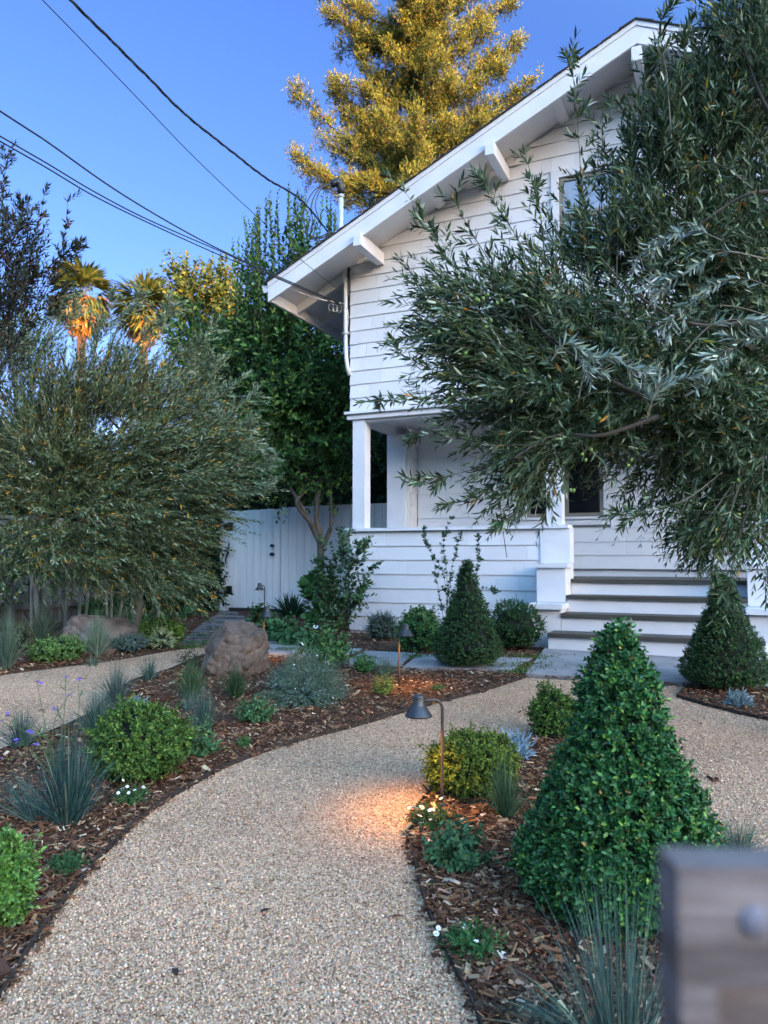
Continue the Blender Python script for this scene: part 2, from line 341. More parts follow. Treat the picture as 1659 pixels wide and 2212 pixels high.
# crowns described by masses and by single long branches
def mass_shoots(c, rad, n, dirn, spread=.6, outw=.6):
    u = rndv(n) * (rng.random((n, 1)) ** .45); c = np.array(c, float); O = c + u * np.array(rad)
    D = norm(np.array(dirn, float)[None] + outw * u + spread * rng.standard_normal((n, 3))); return O, D
def strand(mb, sb, pts, r0, side_n, side_len, leafkw, pal, n_leaf=40, jit=.5, tint=(.12, .11, .08), sub=None):
    """one long limb (points root to tip) with leafy side twigs"""
    pts = np.array(pts, float); k = len(pts); tt = np.linspace(0, k - 1, 4 * k); i = np.clip(tt.astype(int), 0, k - 2); f = tt - i
    def cr(i, f):
        p0 = pts[np.maximum(i - 1, 0)]; p1 = pts[i]; p2 = pts[i + 1]; p3 = pts[np.minimum(i + 2, k - 1)]; f = f[:, None]
        return .5 * (2 * p1 + (p2 - p0) * f + (2 * p0 - 5 * p1 + 4 * p2 - p3) * f * f + (3 * p1 - p0 - 3 * p2 + p3) * f ** 3)
    C = cr(i, f); sb.tube(C, np.linspace(r0, r0 * .2, len(C)), 5, 0, tint)
    T = norm(np.gradient(C, axis=0)); s = np.sort(rng.uniform(.12, 1, side_n) ** .8) * (len(C) - 1); j = np.clip(s.astype(int), 0, len(C) - 2); g = (s - j)[:, None]
    O = C[j] * (1 - g) + C[j + 1] * g; Tj = T[j]
    Sd = norm(np.cross(Tj, rndv(side_n))); D = norm(Tj * 1.1 + Sd * rng.uniform(.5, 1.1, (side_n, 1)) + np.array([0, 0, .15]))
    Ln = side_len * rng.uniform(.45, 1.1, side_n) * (1 - .35 * s / len(C))
    shoots(mb, O, D, Ln, np.array([0, 0, -.12]) * Ln[:, None], stem_mat=0, smb=sb, stem_r=.0016, stem_tint=(.13, .14, .09), pal=pal, **leafkw)
    # leaves on the limb itself
    m = n_leaf; s = rng.uniform(.25, 1, m) * (len(C) - 1); j = np.clip(s.astype(int), 0, len(C) - 2)
    Sd = norm(np.cross(T[j], rndv(m))); D = norm(T[j] + .8 * Sd)
    leaves(mb, C[j], D, norm(T[j] + .4 * rndv(m)), leafkw['ll'] * rng.uniform(.7, 1.1, m), leafkw['lw'], pick(pal, m), 0, leafkw.get('st', KITE))
    return C[-1], T[-1]
# ------------------------------------------------------------------ ground, added sun blocker, paths
from mathutils.geometry import delaunay_2d_cdt
def sheet(name, poly, lift, m, step=.22, zf=gz):
    poly = np.array(poly, float)[:, :2]; lo, hi = poly.min(0), poly.max(0)
    gx, gy = np.meshgrid(np.arange(lo[0] + .05, hi[0], step), np.arange(lo[1] + .05, hi[1], step)); g = np.stack([gx.ravel(), gy.ravel()], 1)
    g = g[inside(g, poly)]
    pts = [Vector(p) for p in np.vstack([poly, g])]
    r = delaunay_2d_cdt(pts, [], [list(range(len(poly)))], 1, 1e-5)
    V = np.array([(v.x, v.y, 0) for v in r[0]]); V[:, 2] = zf(V[:, 1]) + lift
    mb = MB(); mb.add(V, [f for f in r[2] if len(f) == 3]); return mb.build(name, m)
def inside(P, poly):
    x, y = P[:, 0], P[:, 1]; r = np.zeros(len(P), bool); n = len(poly)
    for i in range(n):
        x1, y1 = poly[i][:2]; x2, y2 = poly[(i + 1) % n][:2]
        if y1 == y2: continue
        c = ((y1 > y) != (y2 > y)) & (x < (x2 - x1) * (y - y1) / (y2 - y1) + x1); r ^= c
    return r
def smooth_line(P, k=5):
    P = np.array(P, float); out_ = []
    for i in range(len(P) - 1):
        p0, p1, p2, p3 = P[max(i - 1, 0)], P[i], P[i + 1], P[min(i + 2, len(P) - 1)]
        for j in range(k):
            f = j / k; out_.append(.5 * (2 * p1 + (p2 - p0) * f + (2 * p0 - 5 * p1 + 4 * p2 - p3) * f * f + (3 * p1 - p0 - 3 * p2 + p3) * f ** 3))
    out_.append(P[-1]); return np.array(out_)
G = lambda pts: [at(*q) for q in pts]

def soil_material():
    m = noisy('bark_mulch', (.030, .014, .008), (.16, .078, .040), 70, .95, .9, 120, detail=8, dist=.02, lo=.3, hi=.72); return m
def gravel_material():
    m = mat('pea_gravel', (.4, .33, .28), .85, 0, .25); N, K, P = nodes(m)
    t = N.new('ShaderNodeTexCoord'); wv = N.new('ShaderNodeTexVoronoi'); wv.inputs['Scale'].default_value = 120
    wn = N.new('ShaderNodeTexNoise'); wn.inputs['Scale'].default_value = 60; wd = N.new('ShaderNodeVectorMath'); wd.operation = 'MULTIPLY_ADD'; wd.inputs[1].default_value = (.012,) * 3
    K.new(t.outputs['Object'], wn.inputs['Vector']); K.new(wn.outputs['Color'], wd.inputs[0]); K.new(t.outputs['Object'], wd.inputs[2]); K.new(wd.outputs[0], wv.inputs['Vector'])
    sep = N.new('ShaderNodeSeparateColor'); K.new(wv.outputs['Color'], sep.inputs[0])
    r = N.new('ShaderNodeValToRGB'); e = r.color_ramp.elements; r.color_ramp.interpolation = 'CONSTANT'
    GW_ = np.array([1.12, .88, .66])
    cs = [(0, (.40, .31, .24)), (.18, (.52, .43, .36)), (.36, (.27, .195, .145)), (.5, (.60, .53, .47)), (.66, (.44, .36, .31)), (.8, (.70, .64, .58)), (.92, (.18, .13, .10))]
    cs = [(a_, tuple(np.array(b_) * GW_)) for a_, b_ in cs]; e[0].position = 0; e[0].color = (*cs[0][1], 1); e[1].position = cs[1][0]; e[1].color = (*cs[1][1], 1)
    for p_, c_ in cs[2:]: q = e.new(p_); q.color = (*c_, 1)
    K.new(sep.outputs[0], r.inputs[0])
    n3 = N.new('ShaderNodeTexNoise'); n3.inputs['Scale'].default_value = 1.3; n3.inputs['Detail'].default_value = 4
    r3 = N.new('ShaderNodeValToRGB'); r3.color_ramp.elements[0].color = (.82, .80, .78, 1); r3.color_ramp.elements[1].color = (1.08, 1.05, 1.02, 1); r3.color_ramp.elements[0].position = .35; r3.color_ramp.elements[1].position = .65
    mx = N.new('ShaderNodeMix'); mx.data_type = 'RGBA'; mx.blend_type = 'MULTIPLY'; mx.inputs['Factor'].default_value = 1
    K.new(t.outputs['Object'], n3.inputs['Vector']); K.new(n3.outputs['Fac'], r3.inputs[0]); K.new(r.outputs[0], mx.inputs['A']); K.new(r3.outputs[0], mx.inputs['B']); K.new(mx.outputs['Result'], P.inputs['Base Color'])
    b = N.new('ShaderNodeBump'); b.invert = True; b.inputs['Strength'].default_value = .9; b.inputs['Distance'].default_value = .012
    K.new(wv.outputs['Distance'], b.inputs['Height']); K.new(b.outputs[0], P.inputs['Normal']); return m
M['soil'] = soil_material(); M['gravel'] = gravel_material()
ys = np.concatenate([[-600, -200, -60, -10, -2], np.arange(-1.8, 12, .15), [13, 15, 18, 25, 40, 80, 200, 700]]); xs = np.array([-700, -200, -50, -15, -8, -5, -3, -1.5, 0, 1.5, 3, 5, 8, 15, 50, 200, 700.])
gx, gy = np.meshgrid(xs, ys); V = np.stack([gx.ravel(), gy.ravel(), gz(gy.ravel())], 1); nx = len(xs)
i, j = np.meshgrid(np.arange(len(ys) - 1), np.arange(nx - 1), indexing='ij'); b = (i * nx + j).ravel()
mb = MB(); mb.add(V, np.stack([b, b + 1, b + nx + 1, b + nx], 1)); tag(mb.build('ground', M['soil']), kind='structure')
# added unseen ridge, shaped to block the sun and shade the garden
mb = MB(); hx = np.linspace(-420, 420, 43); hy = np.linspace(0, 1, 9); V = []
for yy in hy:
    for xx in hx:
        prof = math.sin(min(yy * 1.25, 1) * math.pi / 2) if yy < .8 else 1 - (yy - .8) * 1.5
        V.append((xx, -60 - 60 * yy, -1.5 + (29.3 + .4 * math.sin(xx * .03) + .8 * math.sin(xx * .11)) * prof))
n1 = len(hx); i, j = np.meshgrid(np.arange(8), np.arange(n1 - 1), indexing='ij'); b = (i * n1 + j).ravel()
mb.add(V, np.stack([b, b + n1, b + n1 + 1, b + 1], 1)); tag(mb.build('added_shade_hill', noisy('shade_hill_green', (.03, .05, .02), (.08, .10, .04), .2, .9, .5, 1, dist=.5)), kind='structure')

PATH_L = [(-200, 2440), (-100, 2300), (0, 2165), (70, 2050), (150, 1940), (260, 1815), (330, 1755), (400, 1710), (480, 1665), (560, 1632), (660, 1600), (760, 1575), (850, 1548), (940, 1522), (1040, 1497), (1090, 1481), (1136, 1466)]
ISL = [(1075, 2330), (1033, 2212), (992, 2122), (954, 2046), (920, 1964), (899, 1882), (884, 1815), (891, 1772), (915, 1734), (975, 1672), (1050, 1632), (1120, 1605), (1165, 1575), (1190, 1542), (1230, 1524), (1290, 1518), (1345, 1545), (1400, 1610), (1450, 1700), (1500, 1800), (1560, 1920), (1650, 2120), (1730, 2400)]
RB = [(1487, 1485), (1462, 1508), (1520, 1526), (1600, 1546), (1659, 1558), (1900, 1610), (2300, 1700), (2600, 1800)]
pl = smooth_line(G(PATH_L)); isl = smooth_line(G(ISL)); rb = np.array(G(RB))
gravel_poly = np.vstack([pl, G([(1247, 1472), (1415, 1482)]), rb, [(6.5, 1.0, 0), (-1.5, .9, 0)]])
isl_poly = np.vstack([isl, [(1.6, 1.2, 0), (.5, 1.2, 0)]])
UP = [(-300, 1530), (-150, 1490), (0, 1461), (120, 1445), (252, 1428), (360, 1409), (421, 1400), (520, 1385)]
LO = [(520, 1396), (440, 1420), (400, 1436), (364, 1452), (330, 1462), (288, 1475), (240, 1505), (205, 1540), (155, 1568), (83, 1598), (0, 1630), (-150, 1690), (-300, 1760)]
up_, lo_ = smooth_line(G(UP)), smooth_line(G(LO)); side_poly = np.vstack([up_, lo_])
tag(sheet('gravel_path', gravel_poly, .006, M['gravel']), kind='structure')
tag(sheet('side_path', side_poly, .006, M['gravel']), kind='structure')
tag(sheet('planting_bed', isl_poly, .016, M['soil']), kind='structure')
# concrete landing and stepping slabs
U2 = np.array([math.cos(R(24)), -math.sin(R(24))]); V2 = np.array([math.sin(R(24)), math.cos(R(24))]); C0 = np.array([-.428, 9.803])
def uv(u, v): return C0 + u * U2 + v * V2
SLABS = []
def slab(name, q, m=None, th=.035, kind='structure', label=None, group=None):
    P = np.array([at(*a) for a in q]); SLABS.append(P); mb = MB(); n = len(P); top = P.copy(); top[:, 2] = gz(P[:, 1]) + th; bot = P.copy(); bot[:, 2] = gz(P[:, 1]) - .05
    mb.addn(np.vstack([top, bot]), [[(0, i, i + 1) for i in range(1, n - 1)], [(i, i + n, (i + 1) % n + n, (i + 1) % n) for i in range(n)]])
    o = mb.build(name, m or M['concrete']); tag(o, kind=kind) if kind else tag(o, label, 'paving slab', group); return o
def slab_(*a, **k):
    return slab(*a, **k)
slab_('landing_pavement', [(1136, 1464), (1415, 1480), (1760, 1494), (1690, 1408), (1180, 1402)])
lab = ['wide pale concrete slab left of the near cone shrub, cut at an angle', 'pale concrete slab behind the lamp and yellow plant', 'concrete slab behind the flowering rose bush', 'pale paver right of the round boulder, beside the lamp stem']
for q, l_ in zip([[(870, 1448), (905, 1420), (1150, 1428), (1105, 1454)], [(735, 1440), (790, 1412), (898, 1417), (862, 1445)], [(640, 1424), (680, 1402), (782, 1407), (728, 1433)], [(520, 1418), (548, 1398), (668, 1396), (632, 1421)]], lab):
    slab_('paving_slab', q, th=.03, kind=None, label=l_, group='pale concrete slabs leading from the steps')
g_ = 'dark stepping pavers leading to the gate'; x0 = 385; rows = [(1394, 1384), (1381, 1371), (1368, 1359), (1356, 1349), (1346, 1339), (1336, 1331), (1328, 1323)]
names = ['nearest dark paver, just behind the boulder', 'second dark paver from the boulder on the way to the gate', 'third dark paver from the boulder on the way to the gate', 'middle dark paver of the row leading to the gate', 'third dark paver from the gate', 'second dark paver from the gate', 'dark paver nearest the white gate, yellow leaf beside it']
for k_, ((y0, y1), l_) in enumerate(zip(rows, names)):
    xa = 385 + k_ * 14; xb = 600 - k_ * 14
    slab_('paving_slab', [(xa, y0), (xa + 14, y1), (xb - 4, y1 + 1), (xb, y0)], M['slate'], .02, None, l_, g_)
# steel edging strips: thin dark kerbs that follow the beds
def edging(name, line, label, h=.03):
    P = np.array(line); P = P[(P[:, 1] > 1.2)]; T = norm(np.gradient(P[:, :2], axis=0)); Nn = np.stack([-T[:, 1], T[:, 0]], 1) * .003
    z = gz(P[:, 1]); V = np.concatenate([np.c_[P[:, :2] + s * Nn, z + q] for s, q in ((1, -.02), (1, h), (-1, h), (-1, -.02))]); n = len(P); i = np.arange(n - 1)
    mb = MB(); mb.add(V, np.concatenate([np.stack([a * n + i, a * n + i + 1, (a + 1) * n + i + 1, (a + 1) * n + i], 1) for a in range(3)])); tag(mb.build(name, M['rust_edge']), label, 'garden edging')
edging('metal_edging', pl, 'dark steel edging along the left side of the curved gravel path')
edging('metal_edging', isl, 'dark steel edging round the bed with the big cone shrub')
edging('metal_edging', lo_, 'dark steel edging on the near side of the small left path')
edging('metal_edging', rb, 'dark steel edging of the bed below the right cone shrub')

# loose bark chips and loose stones, too many to count
def chips():
    mb = MB(); tot = []
    for (x0, x1, y0, y1, dens) in [(-2.2, 2.2, 1.7, 3.2, 9500), (-3.2, 3.2, 3.2, 5, 6500), (-4.2, 4.6, 5, 7.6, 2600), (-6.2, 5, 7.6, 12.8, 600)]:
        n = int((x1 - x0) * (y1 - y0) * dens); P = np.stack([rng.uniform(x0, x1, n), rng.uniform(y0, y1, n)], 1)
        vis = abs(P[:, 0]) < P[:, 1] * .53 + .15; P = P[vis]
        bad = inside(P, gravel_poly) & ~inside(P, isl_poly) | inside(P, side_poly)
        stray = rng.random(len(P)) < .0012; E_ = np.vstack([pl[:, :2], isl[:, :2], rb[:, :2]]); E_ = np.vstack([E_[:-1] * (1 - f) + E_[1:] * f for f in (0, .25, .5, .75)]); bi = np.where(bad)[0]; near = np.zeros(len(P), bool)
        for c0 in range(0, len(bi), 4000):
            ii = bi[c0:c0 + 4000]; dd = ((P[ii, None] - E_[None]) ** 2).sum(-1).min(1); near[ii] = (dd < rng.exponential(.0006, len(ii))) & (rng.random(len(ii)) < .5)
        P = P[~bad | near | (stray & (P[:, 1] > 2.6))]
        for s_ in SLABS: P = P[~inside(P, s_)]
        tot.append(P)
    P = np.vstack(tot); n = len(P)
    keep = np.array([mnoise.noise(Vector((p[0] * 3, p[1] * 3, 0))) > -.75 for p in P]); P = P[keep]; n = len(P)
    yaw = rng.uniform(0, 6.28, n); pit = rng.normal(0, .28, n); L_ = np.exp(rng.normal(-4.68, .5, n)).clip(.004, .034); W_ = L_ * rng.uniform(.18, .42, n); H_ = W_ * rng.uniform(.15, .45, n)
    X = np.stack([np.cos(yaw) * np.cos(pit), np.sin(yaw) * np.cos(pit), np.sin(pit)], 1); Y = norm(np.cross(np.tile([0, 0, 1.], (n, 1)) + .35 * rng.standard_normal((n, 3)), X)); Z = np.cross(X, Y)
    zz = gz(P[:, 1]) + .012 + rng.uniform(0, .016, n) + inside(P, isl_poly) * .008; C = np.c_[P, zz]
    tp = rng.uniform(.4, 1, (n, 1)); V = []
    for sx, sy, sz in [(-1, -1, -1), (1, -1, -1), (-1, 1, -1), (1, 1, -1), (-1, -1, 1), (1, -1, 1), (-1, 1, 1), (1, 1, 1)]:
        ww = W_[:, None] * (tp if sx > 0 else 1); V.append(C + sx * X * L_[:, None] * (1 + .25 * sy * (tp - .7)) + sy * Y * ww + sz * Z * H_[:, None])
    V = np.stack(V, 1).reshape(-1, 3); b = (np.arange(n) * 8)[:, None, None]
    Fq = np.array([(0, 2, 3, 1), (4, 5, 7, 6), (0, 1, 5, 4), (2, 6, 7, 3), (0, 4, 6, 2), (1, 3, 7, 5)])
    c = pick([(4, (.14, .062, .030)), (4, (.075, .033, .018)), (2.4, (.22, .12, .065)), (1.1, (.34, .22, .13)), (.4, (.50, .38, .26)), (2, (.035, .018, .011))], n, .25)
    mb.add(V, (b + Fq[None]).reshape(-1, 4), 0, np.repeat(c, 8, 0)); tag(mb.build('bark_chips', M['tinted']), kind='stuff')
def pebbles():
    mb = MB(); tot = []
    for (x0, x1, y0, y1, dens) in [(-2, 2.2, 1.75, 2.8, 18000), (-2.4, 2.6, 2.8, 4.2, 10000), (-3.4, 3.6, 4.2, 6.3, 3000), (-4.5, 4.5, 6.3, 8.6, 1100)]:
        n = int((x1 - x0) * (y1 - y0) * dens); P = np.stack([rng.uniform(x0, x1, n), rng.uniform(y0, y1, n)], 1)
        P = P[abs(P[:, 0]) < P[:, 1] * .52 + .1]
        g = inside(P, gravel_poly) & ~inside(P, isl_poly) | inside(P, side_poly)
        stray = rng.random(len(P)) < .004; tot.append(P[g | stray])
    P = np.vstack(tot); n = len(P); r = np.exp(rng.normal(-5.55, .30, n)).clip(.0020, .008)
    C = np.c_[P, gz(P[:, 1]) + .007 + r * rng.uniform(-.1, .5, n)]
    A = rndv(n); B = norm(np.cross(A, rndv(n))); Cc = np.cross(A, B); s = rng.uniform(.55, 1.25, (n, 3)) * r[:, None]
    V = np.stack([C + A * s[:, :1], C + B * s[:, 1:2], C - A * s[:, :1] * .9, C - B * s[:, 1:2], C + Cc * s[:, 2:] * .8, C - Cc * s[:, 2:] * .8], 1).reshape(-1, 3)
    T = np.array([(0, 1, 4), (1, 2, 4), (2, 3, 4), (3, 0, 4), (1, 0, 5), (2, 1, 5), (3, 2, 5), (0, 3, 5)]); b = (np.arange(n) * 6)[:, None, None]
    c = pick([(3, (.52, .42, .34)), (3.4, (.60, .51, .43)), (1.8, (.38, .29, .22)), (2, (.68, .61, .54)), (.6, (.24, .18, .14)), (1.2, (.50, .42, .38)), (.2, (.80, .76, .70))], n, .16) * np.array([1.03, .81, .62])
    mb.add(V, (b + T[None]).reshape(-1, 3), 0, np.repeat(c, 6, 0)); tag(mb.build('loose_gravel', M['tinted'], smooth=True), kind='stuff')
chips(); pebbles()
# low ground cover between the pavers
mb = MB(); P = []
for (x, y, r_, n_) in [(1130, 1445, .16, 600), (1150, 1425, .12, 400), (895, 1424, .1, 350), (905, 1408, .08, 250), (440, 1377, .1, 260), (470, 1364, .09, 220), (520, 1353, .09, 200), (410, 1402, .1, 260), (620, 1408, .1, 260), (450, 1345, .08, 160), (790, 1428, .07, 200), (560, 1370, .08, 200), (1120, 1458, .07, 200), (430, 1392, .12, 260), (640, 1330, .1, 160)]:
    c = at(x, y); O = np.c_[c[0] + rng.normal(0, r_, n_), c[1] + rng.normal(0, r_ * .6, n_)]; P.append(np.c_[O, gz(O[:, 1]) + rng.uniform(.01, .035, n_)])
P = np.vstack(P); leaves(mb, P, rndv(len(P)) + [0, 0, .6], np.tile([0, 0, 1.], (len(P), 1)) + .5 * rndv(len(P)), .022, .014, pick([(2, (.05, .11, .03)), (1, (.10, .17, .04)), (.3, (.22, .22, .05))], len(P)), 0, KITE)
tag(mb.build('ground_cover', M['leaf']), kind='stuff')

# ------------------------------------------------------------------ the house
HB = .93
house = thing('white_shingle_house', 'white shingle bungalow with wide gable, front porch and stepped entry', 'house', (C0[0], C0[1], -HB), R(-24))
SL = .475; AP_U = 3.65; EV = -.845; OV = .66
def rt(u): return 3.487 + HB + SL * (AP_U - abs(u - AP_U) - EV)          # top of the roof deck at u (local z)
def rb_(u): return rt(u) - .10                                       # underside (soffit)
def siding(mb, u0, u1, z0, z1, course=.175, holes=(), plane=lambda u, o, z: (u, -o, z), clip=None, first=0):
    k = 0; z = z0 + first
    while z < z1 - .01:
        zt = min(z + course, z1); u = u0 + (0 if k % 2 else -.07)
        while u < u1:
            w_ = rng.choice([.12, .18, .27, .38, .5, .7], p=[.15, .2, .2, .15, .15, .15]); a, b2 = max(u, u0), min(u + w_, u1); u += w_
            if b2 - a < .01: continue
            segs = [(a, b2)]
            for (h0, h1, hz0, hz1) in holes:
                if zt > hz0 + .03 and z < hz1 - .03:
                    ns = []
                    for (p, q) in segs:
                        if q <= h0 or p >= h1: ns.append((p, q)); continue
                        if p < h0: ns.append((p, h0))
                        if q > h1: ns.append((h1, q))
                    segs = ns
            for (p, q) in segs:
                if q - p < .01: continue
                g = .0012; p2, q2 = p + g, q - g; jz = z + rng.uniform(-.002, .002)
                zl, zr = (zt, zt) if clip is None else (min(zt, clip(p2)), min(zt, clip(q2)))
                if zl <= jz + .002 and zr <= jz + .002: continue
                zl, zr = max(zl, jz), max(zr, jz); ob, ot = .018 + rng.uniform(-.0015, .0015), .005
                V = [plane(p2, ob, jz), plane(q2, ob, jz), plane(q2, ot, zr), plane(p2, ot, zl), plane(p2, 0, jz), plane(q2, 0, jz), plane(q2, 0, zr), plane(p2, 0, zl)]
                c = .68 * np.exp(rng.normal(0, .022)) * np.array([.985, .99, 1.0])
                mb.add(V, [(0, 1, 2, 3), (4, 5, 1, 0), (0, 3, 7, 4), (1, 5, 6, 2)], 0, c)
        z = zt; k += 1
# upper gable wall
ZB = 1.885 + HB
WIN = (2.62, 3.82, 3.45 + HB, 4.50 + HB)
mb = MB(); siding(mb, -.005, 7.3, ZB, 7.0, holes=[WIN], clip=lambda u: rb_(u) - .0)
siding(mb, 0, 8.5, ZB, rb_(0) - .0, plane=lambda u, o, z: (-o, u, z)); mb.build('gable_wall', M['shingle_white'], house)
mb = MB()                                                           # solid body behind the shingles
for u0 in np.arange(.02, 7.28, .2):
    u1 = min(u0 + .2, 7.28)
    for (a, b2) in [(u0, u1)]:
        zz0, zz1 = rb_(a) - .004, rb_(b2) - .004
        V = [(a, .012, ZB), (b2, .012, ZB), (b2, .012, zz1), (a, .012, zz0), (a, 8.5, ZB), (b2, 8.5, ZB), (b2, 8.5, zz1), (a, 8.5, zz0)]
        mb.add(V, [(0, 1, 2, 3), (5, 4, 7, 6), (3, 2, 6, 7), (0, 4, 5, 1)] + ([(0, 3, 7, 4)] if u0 < .05 else []) + ([(1, 5, 6, 2)] if u1 > 7.2 else []))
mb.build('wall_core', M['white'], house)
# roof: deck, shingles, fascias
mb = MB(); v0, v1 = -OV + .035, 9.2
for s in (0, 1):
    f = (lambda u: u) if s == 0 else (lambda u: 2 * AP_U - u)
    a, b2 = EV, AP_U
    def quad(du0, du1, za, zb_, mt_, va, vb, mbx):
        V = [(f(a - du0), va, rt(a) + za - du0 * SL), (f(b2), va, rt(b2) + za), (f(b2), vb, rt(b2) + za), (f(a - du0), vb, rt(a) + za - du0 * SL)]
        W = [(p[0], p[1], p[2] + zb_) for p in V]; mbx.add(V + W, [(0, 3, 2, 1), (4, 5, 6, 7), (0, 1, 5, 4), (1, 2, 6, 5), (2, 3, 7, 6), (3, 0, 4, 7)], mt_)
    quad(0, 0, -.10, .10, 0, v0, v1, mb)
rf = mb.build('roof', M['white'], house)
mb = MB()
for s in (0, 1):
    f = (lambda u: u) if s == 0 else (lambda u: 2 * AP_U - u); nrow = 26; L0 = EV - .05
    for k in range(nrow):                                          # courses of asphalt shingle, each a low step
        ua = L0 + (AP_U - L0) * k / nrow; ub = L0 + (AP_U - L0) * (k + 1) / nrow
        for (pa, pb) in ([(-OV - .03, v1)]):
            pass
        pa, pb = -OV - .03 + rng.uniform(-.004, .004), v1
        zA, zB2 = rt(ua) + .026, rt(ub) + .014
        V = [(f(ua), pa, zA), (f(ub), pa, zB2), (f(ub), pb, zB2), (f(ua), pb, zA), (f(ua), pa, zA - .024), (f(ub), pa, zB2 - .012), (f(ub), pb, zB2 - .012), (f(ua), pb, zA - .024)]
        mb.add(V, [(0, 1, 2, 3), (4, 7, 6, 5), (0, 4, 5, 1), (3, 2, 6, 7), (0, 3, 7, 4)])
mb.build('roof_shingles', M['roof'], rf)
mb = MB(); dF = .245
for s in (0, 1):
    f = (lambda u: u) if s == 0 else (lambda u: 2 * AP_U - u); a, b2 = EV, AP_U; va, vb = -OV, -OV + .035
    V = [(f(a), va, rt(a) - dF), (f(b2), va, rt(b2) - dF), (f(b2), va, rt(b2)), (f(a), va, rt(a))]; W = [(p[0], vb, p[2]) for p in V]
    mb.add(V + W, [(0, 1, 2, 3), (5, 4, 7, 6), (0, 4, 5, 1), (3, 2, 6, 7), (0, 3, 7, 4)])
    V = [(f(a), va - .012, rt(a) - .055), (f(b2), va - .012, rt(b2) - .055), (f(b2), va - .012, rt(b2) + .004), (f(a), va - .012, rt(a) + .004)]; W = [(p[0], va - .0005, p[2]) for p in V]
    mb.add(V + W, [(0, 1, 2, 3), (5, 4, 7, 6), (0, 4, 5, 1), (3, 2, 6, 7), (0, 3, 7, 4)])
mb.build('rake_fascia', M['white'], rf)
mb = MB()
for s in (0, 1):
    x0, x1 = (EV + .002, EV + .035) if s == 0 else (2 * AP_U - EV - .035, 2 * AP_U - EV - .002)
    mb.box(x0, x1, -OV + .037, 9.1, rt(EV) - .235, rt(EV) - .105)
mb.build('eave_fascia', M['white'], rf)
# gutter on the left eave
mb = MB(); g0 = rt(EV); pr = [(-.004, -.02), (-.004, -.115), (-.075, -.115), (-.10, -.03), (-.112, -.012), (-.104, -.012), (-.07, -.105), (-.012, -.105), (-.012, -.02)]
V = [(EV + x, y, g0 + z) for y in (-OV + .02, 9.1) for x, z in pr]; n = len(pr); mb.add(V, [(i, (i + 1) % n, (i + 1) % n + n, i + n) for i in range(n)])
V = [(EV + x, y, g0 + z) for y in (-OV + .016, -OV + .02) for x, z in [(-.004, -.02), (-.004, -.115), (-.075, -.115), (-.10, -.03)]]; mb.add(V, [(0, 1, 2, 3), (0, 4, 5, 1), (1, 5, 6, 2), (2, 6, 7, 3), (3, 7, 4, 0)]); mb.build('gutter', M['white'], rf)
# rafters across the side eave, lookouts under the rake, purlin beams
for v in [0.0] + list(np.arange(.62, 8.6, .62)):
    mb = MB(); a, b2 = EV + .037, -.022
    V = [(a, v, rt(a) - .225), (b2, v, rt(b2) - .235), (b2, v, rt(b2) - .102), (a, v, rt(a) - .102)]; W = [(p[0], v + .045, p[2]) for p in V]; mb.add(V + W, [(0, 1, 2, 3), (5, 4, 7, 6), (0, 4, 5, 1)]); mb.build('rafter', M['white'], rf)
for u in (1.27, 2.78, 4.52, 6.0):
    mb = MB(); z = rb_(u); V = [(u - .05, -OV + .037, z - .05 - .0237), (u + .05, -OV + .037, z - .05 + .0237 * (1 if u < AP_U else -1)), (u + .05, -OV + .037, z + .02), (u - .05, -OV + .037, z + .02)]
    W = [(p[0], -.03, p[2]) for p in V]; mb.add(V + W, [(0, 1, 2, 3), (5, 4, 7, 6), (0, 4, 5, 1), (0, 3, 7, 4), (1, 5, 6, 2)]); mb.build('lookout', M['white'], rf)
for u, z in [(.43, 3.74 + HB), (2.07, 4.50 + HB), (AP_U, 5.16 + HB), (5.23, 4.50 + HB), (6.87, 3.74 + HB)]:
    mb = MB(); mb.box(u - .05, u + .05, -OV - .05, -.02, z, z + .15); mb.build('purlin_beam', M['white'], rf)
# band and porch header
mb = MB(); mb.box(-.07, 7.37, -.055, .05, ZB - .035, ZB - .004); mb.box(-.05, 7.35, -.012, .04, ZB - .10, ZB - .037); mb.box(.041, .16, .04, 1.45, ZB - .14, ZB - .012); mb.box(.0, 7.3, .041, .18, ZB - .13, ZB - .04); mb.build('porch_header', M['white'], house)
mb = MB(); mb.box(.16, 7.14, .18, 1.45, ZB - .03, ZB - .012); mb.build('porch_ceiling', M['white'], house)
# posts
RT = .385 + HB
for (u0, u1, v0_, v1_) in [(.02, .19, .02, .19), (2.50, 2.675, .02, .19), (4.62, 4.80, .02, .19), (7.1, 7.27, .02, .19), (.03, .30, 1.09, 1.22)]:
    mb = MB(); mb.box(u0, u1, v0_, v1_, RT - .01 if v0_ < .5 else .35 + HB, ZB - (.10 if v0_ < .5 else .14)); mb.build('porch_post', M['white'], house)
# porch back wall and return wall
VB = 1.45; W1 = (1.86, 3.02, .47 + HB, 1.70 + HB)
mb = MB(); siding(mb, .36, 7.0, -.19 + HB, ZB - .02, holes=[W1], plane=lambda u, o, z: (u, VB - o, z), first=.06)
siding(mb, 1.222, VB, -.19 + HB, ZB - .02, plane=lambda u, o, z: (.335 + o, u, z), first=.06); mb.build('porch_wall', M['shingle_white'], house)
mb = MB(); mb.box(.30, 7.0, VB + .034, VB + .13, 0, ZB - .02); mb.box(.302, .333, 1.18, VB + .002, -.1 + HB, ZB - .14); mb.build('porch_wall_core', M['white'], house)
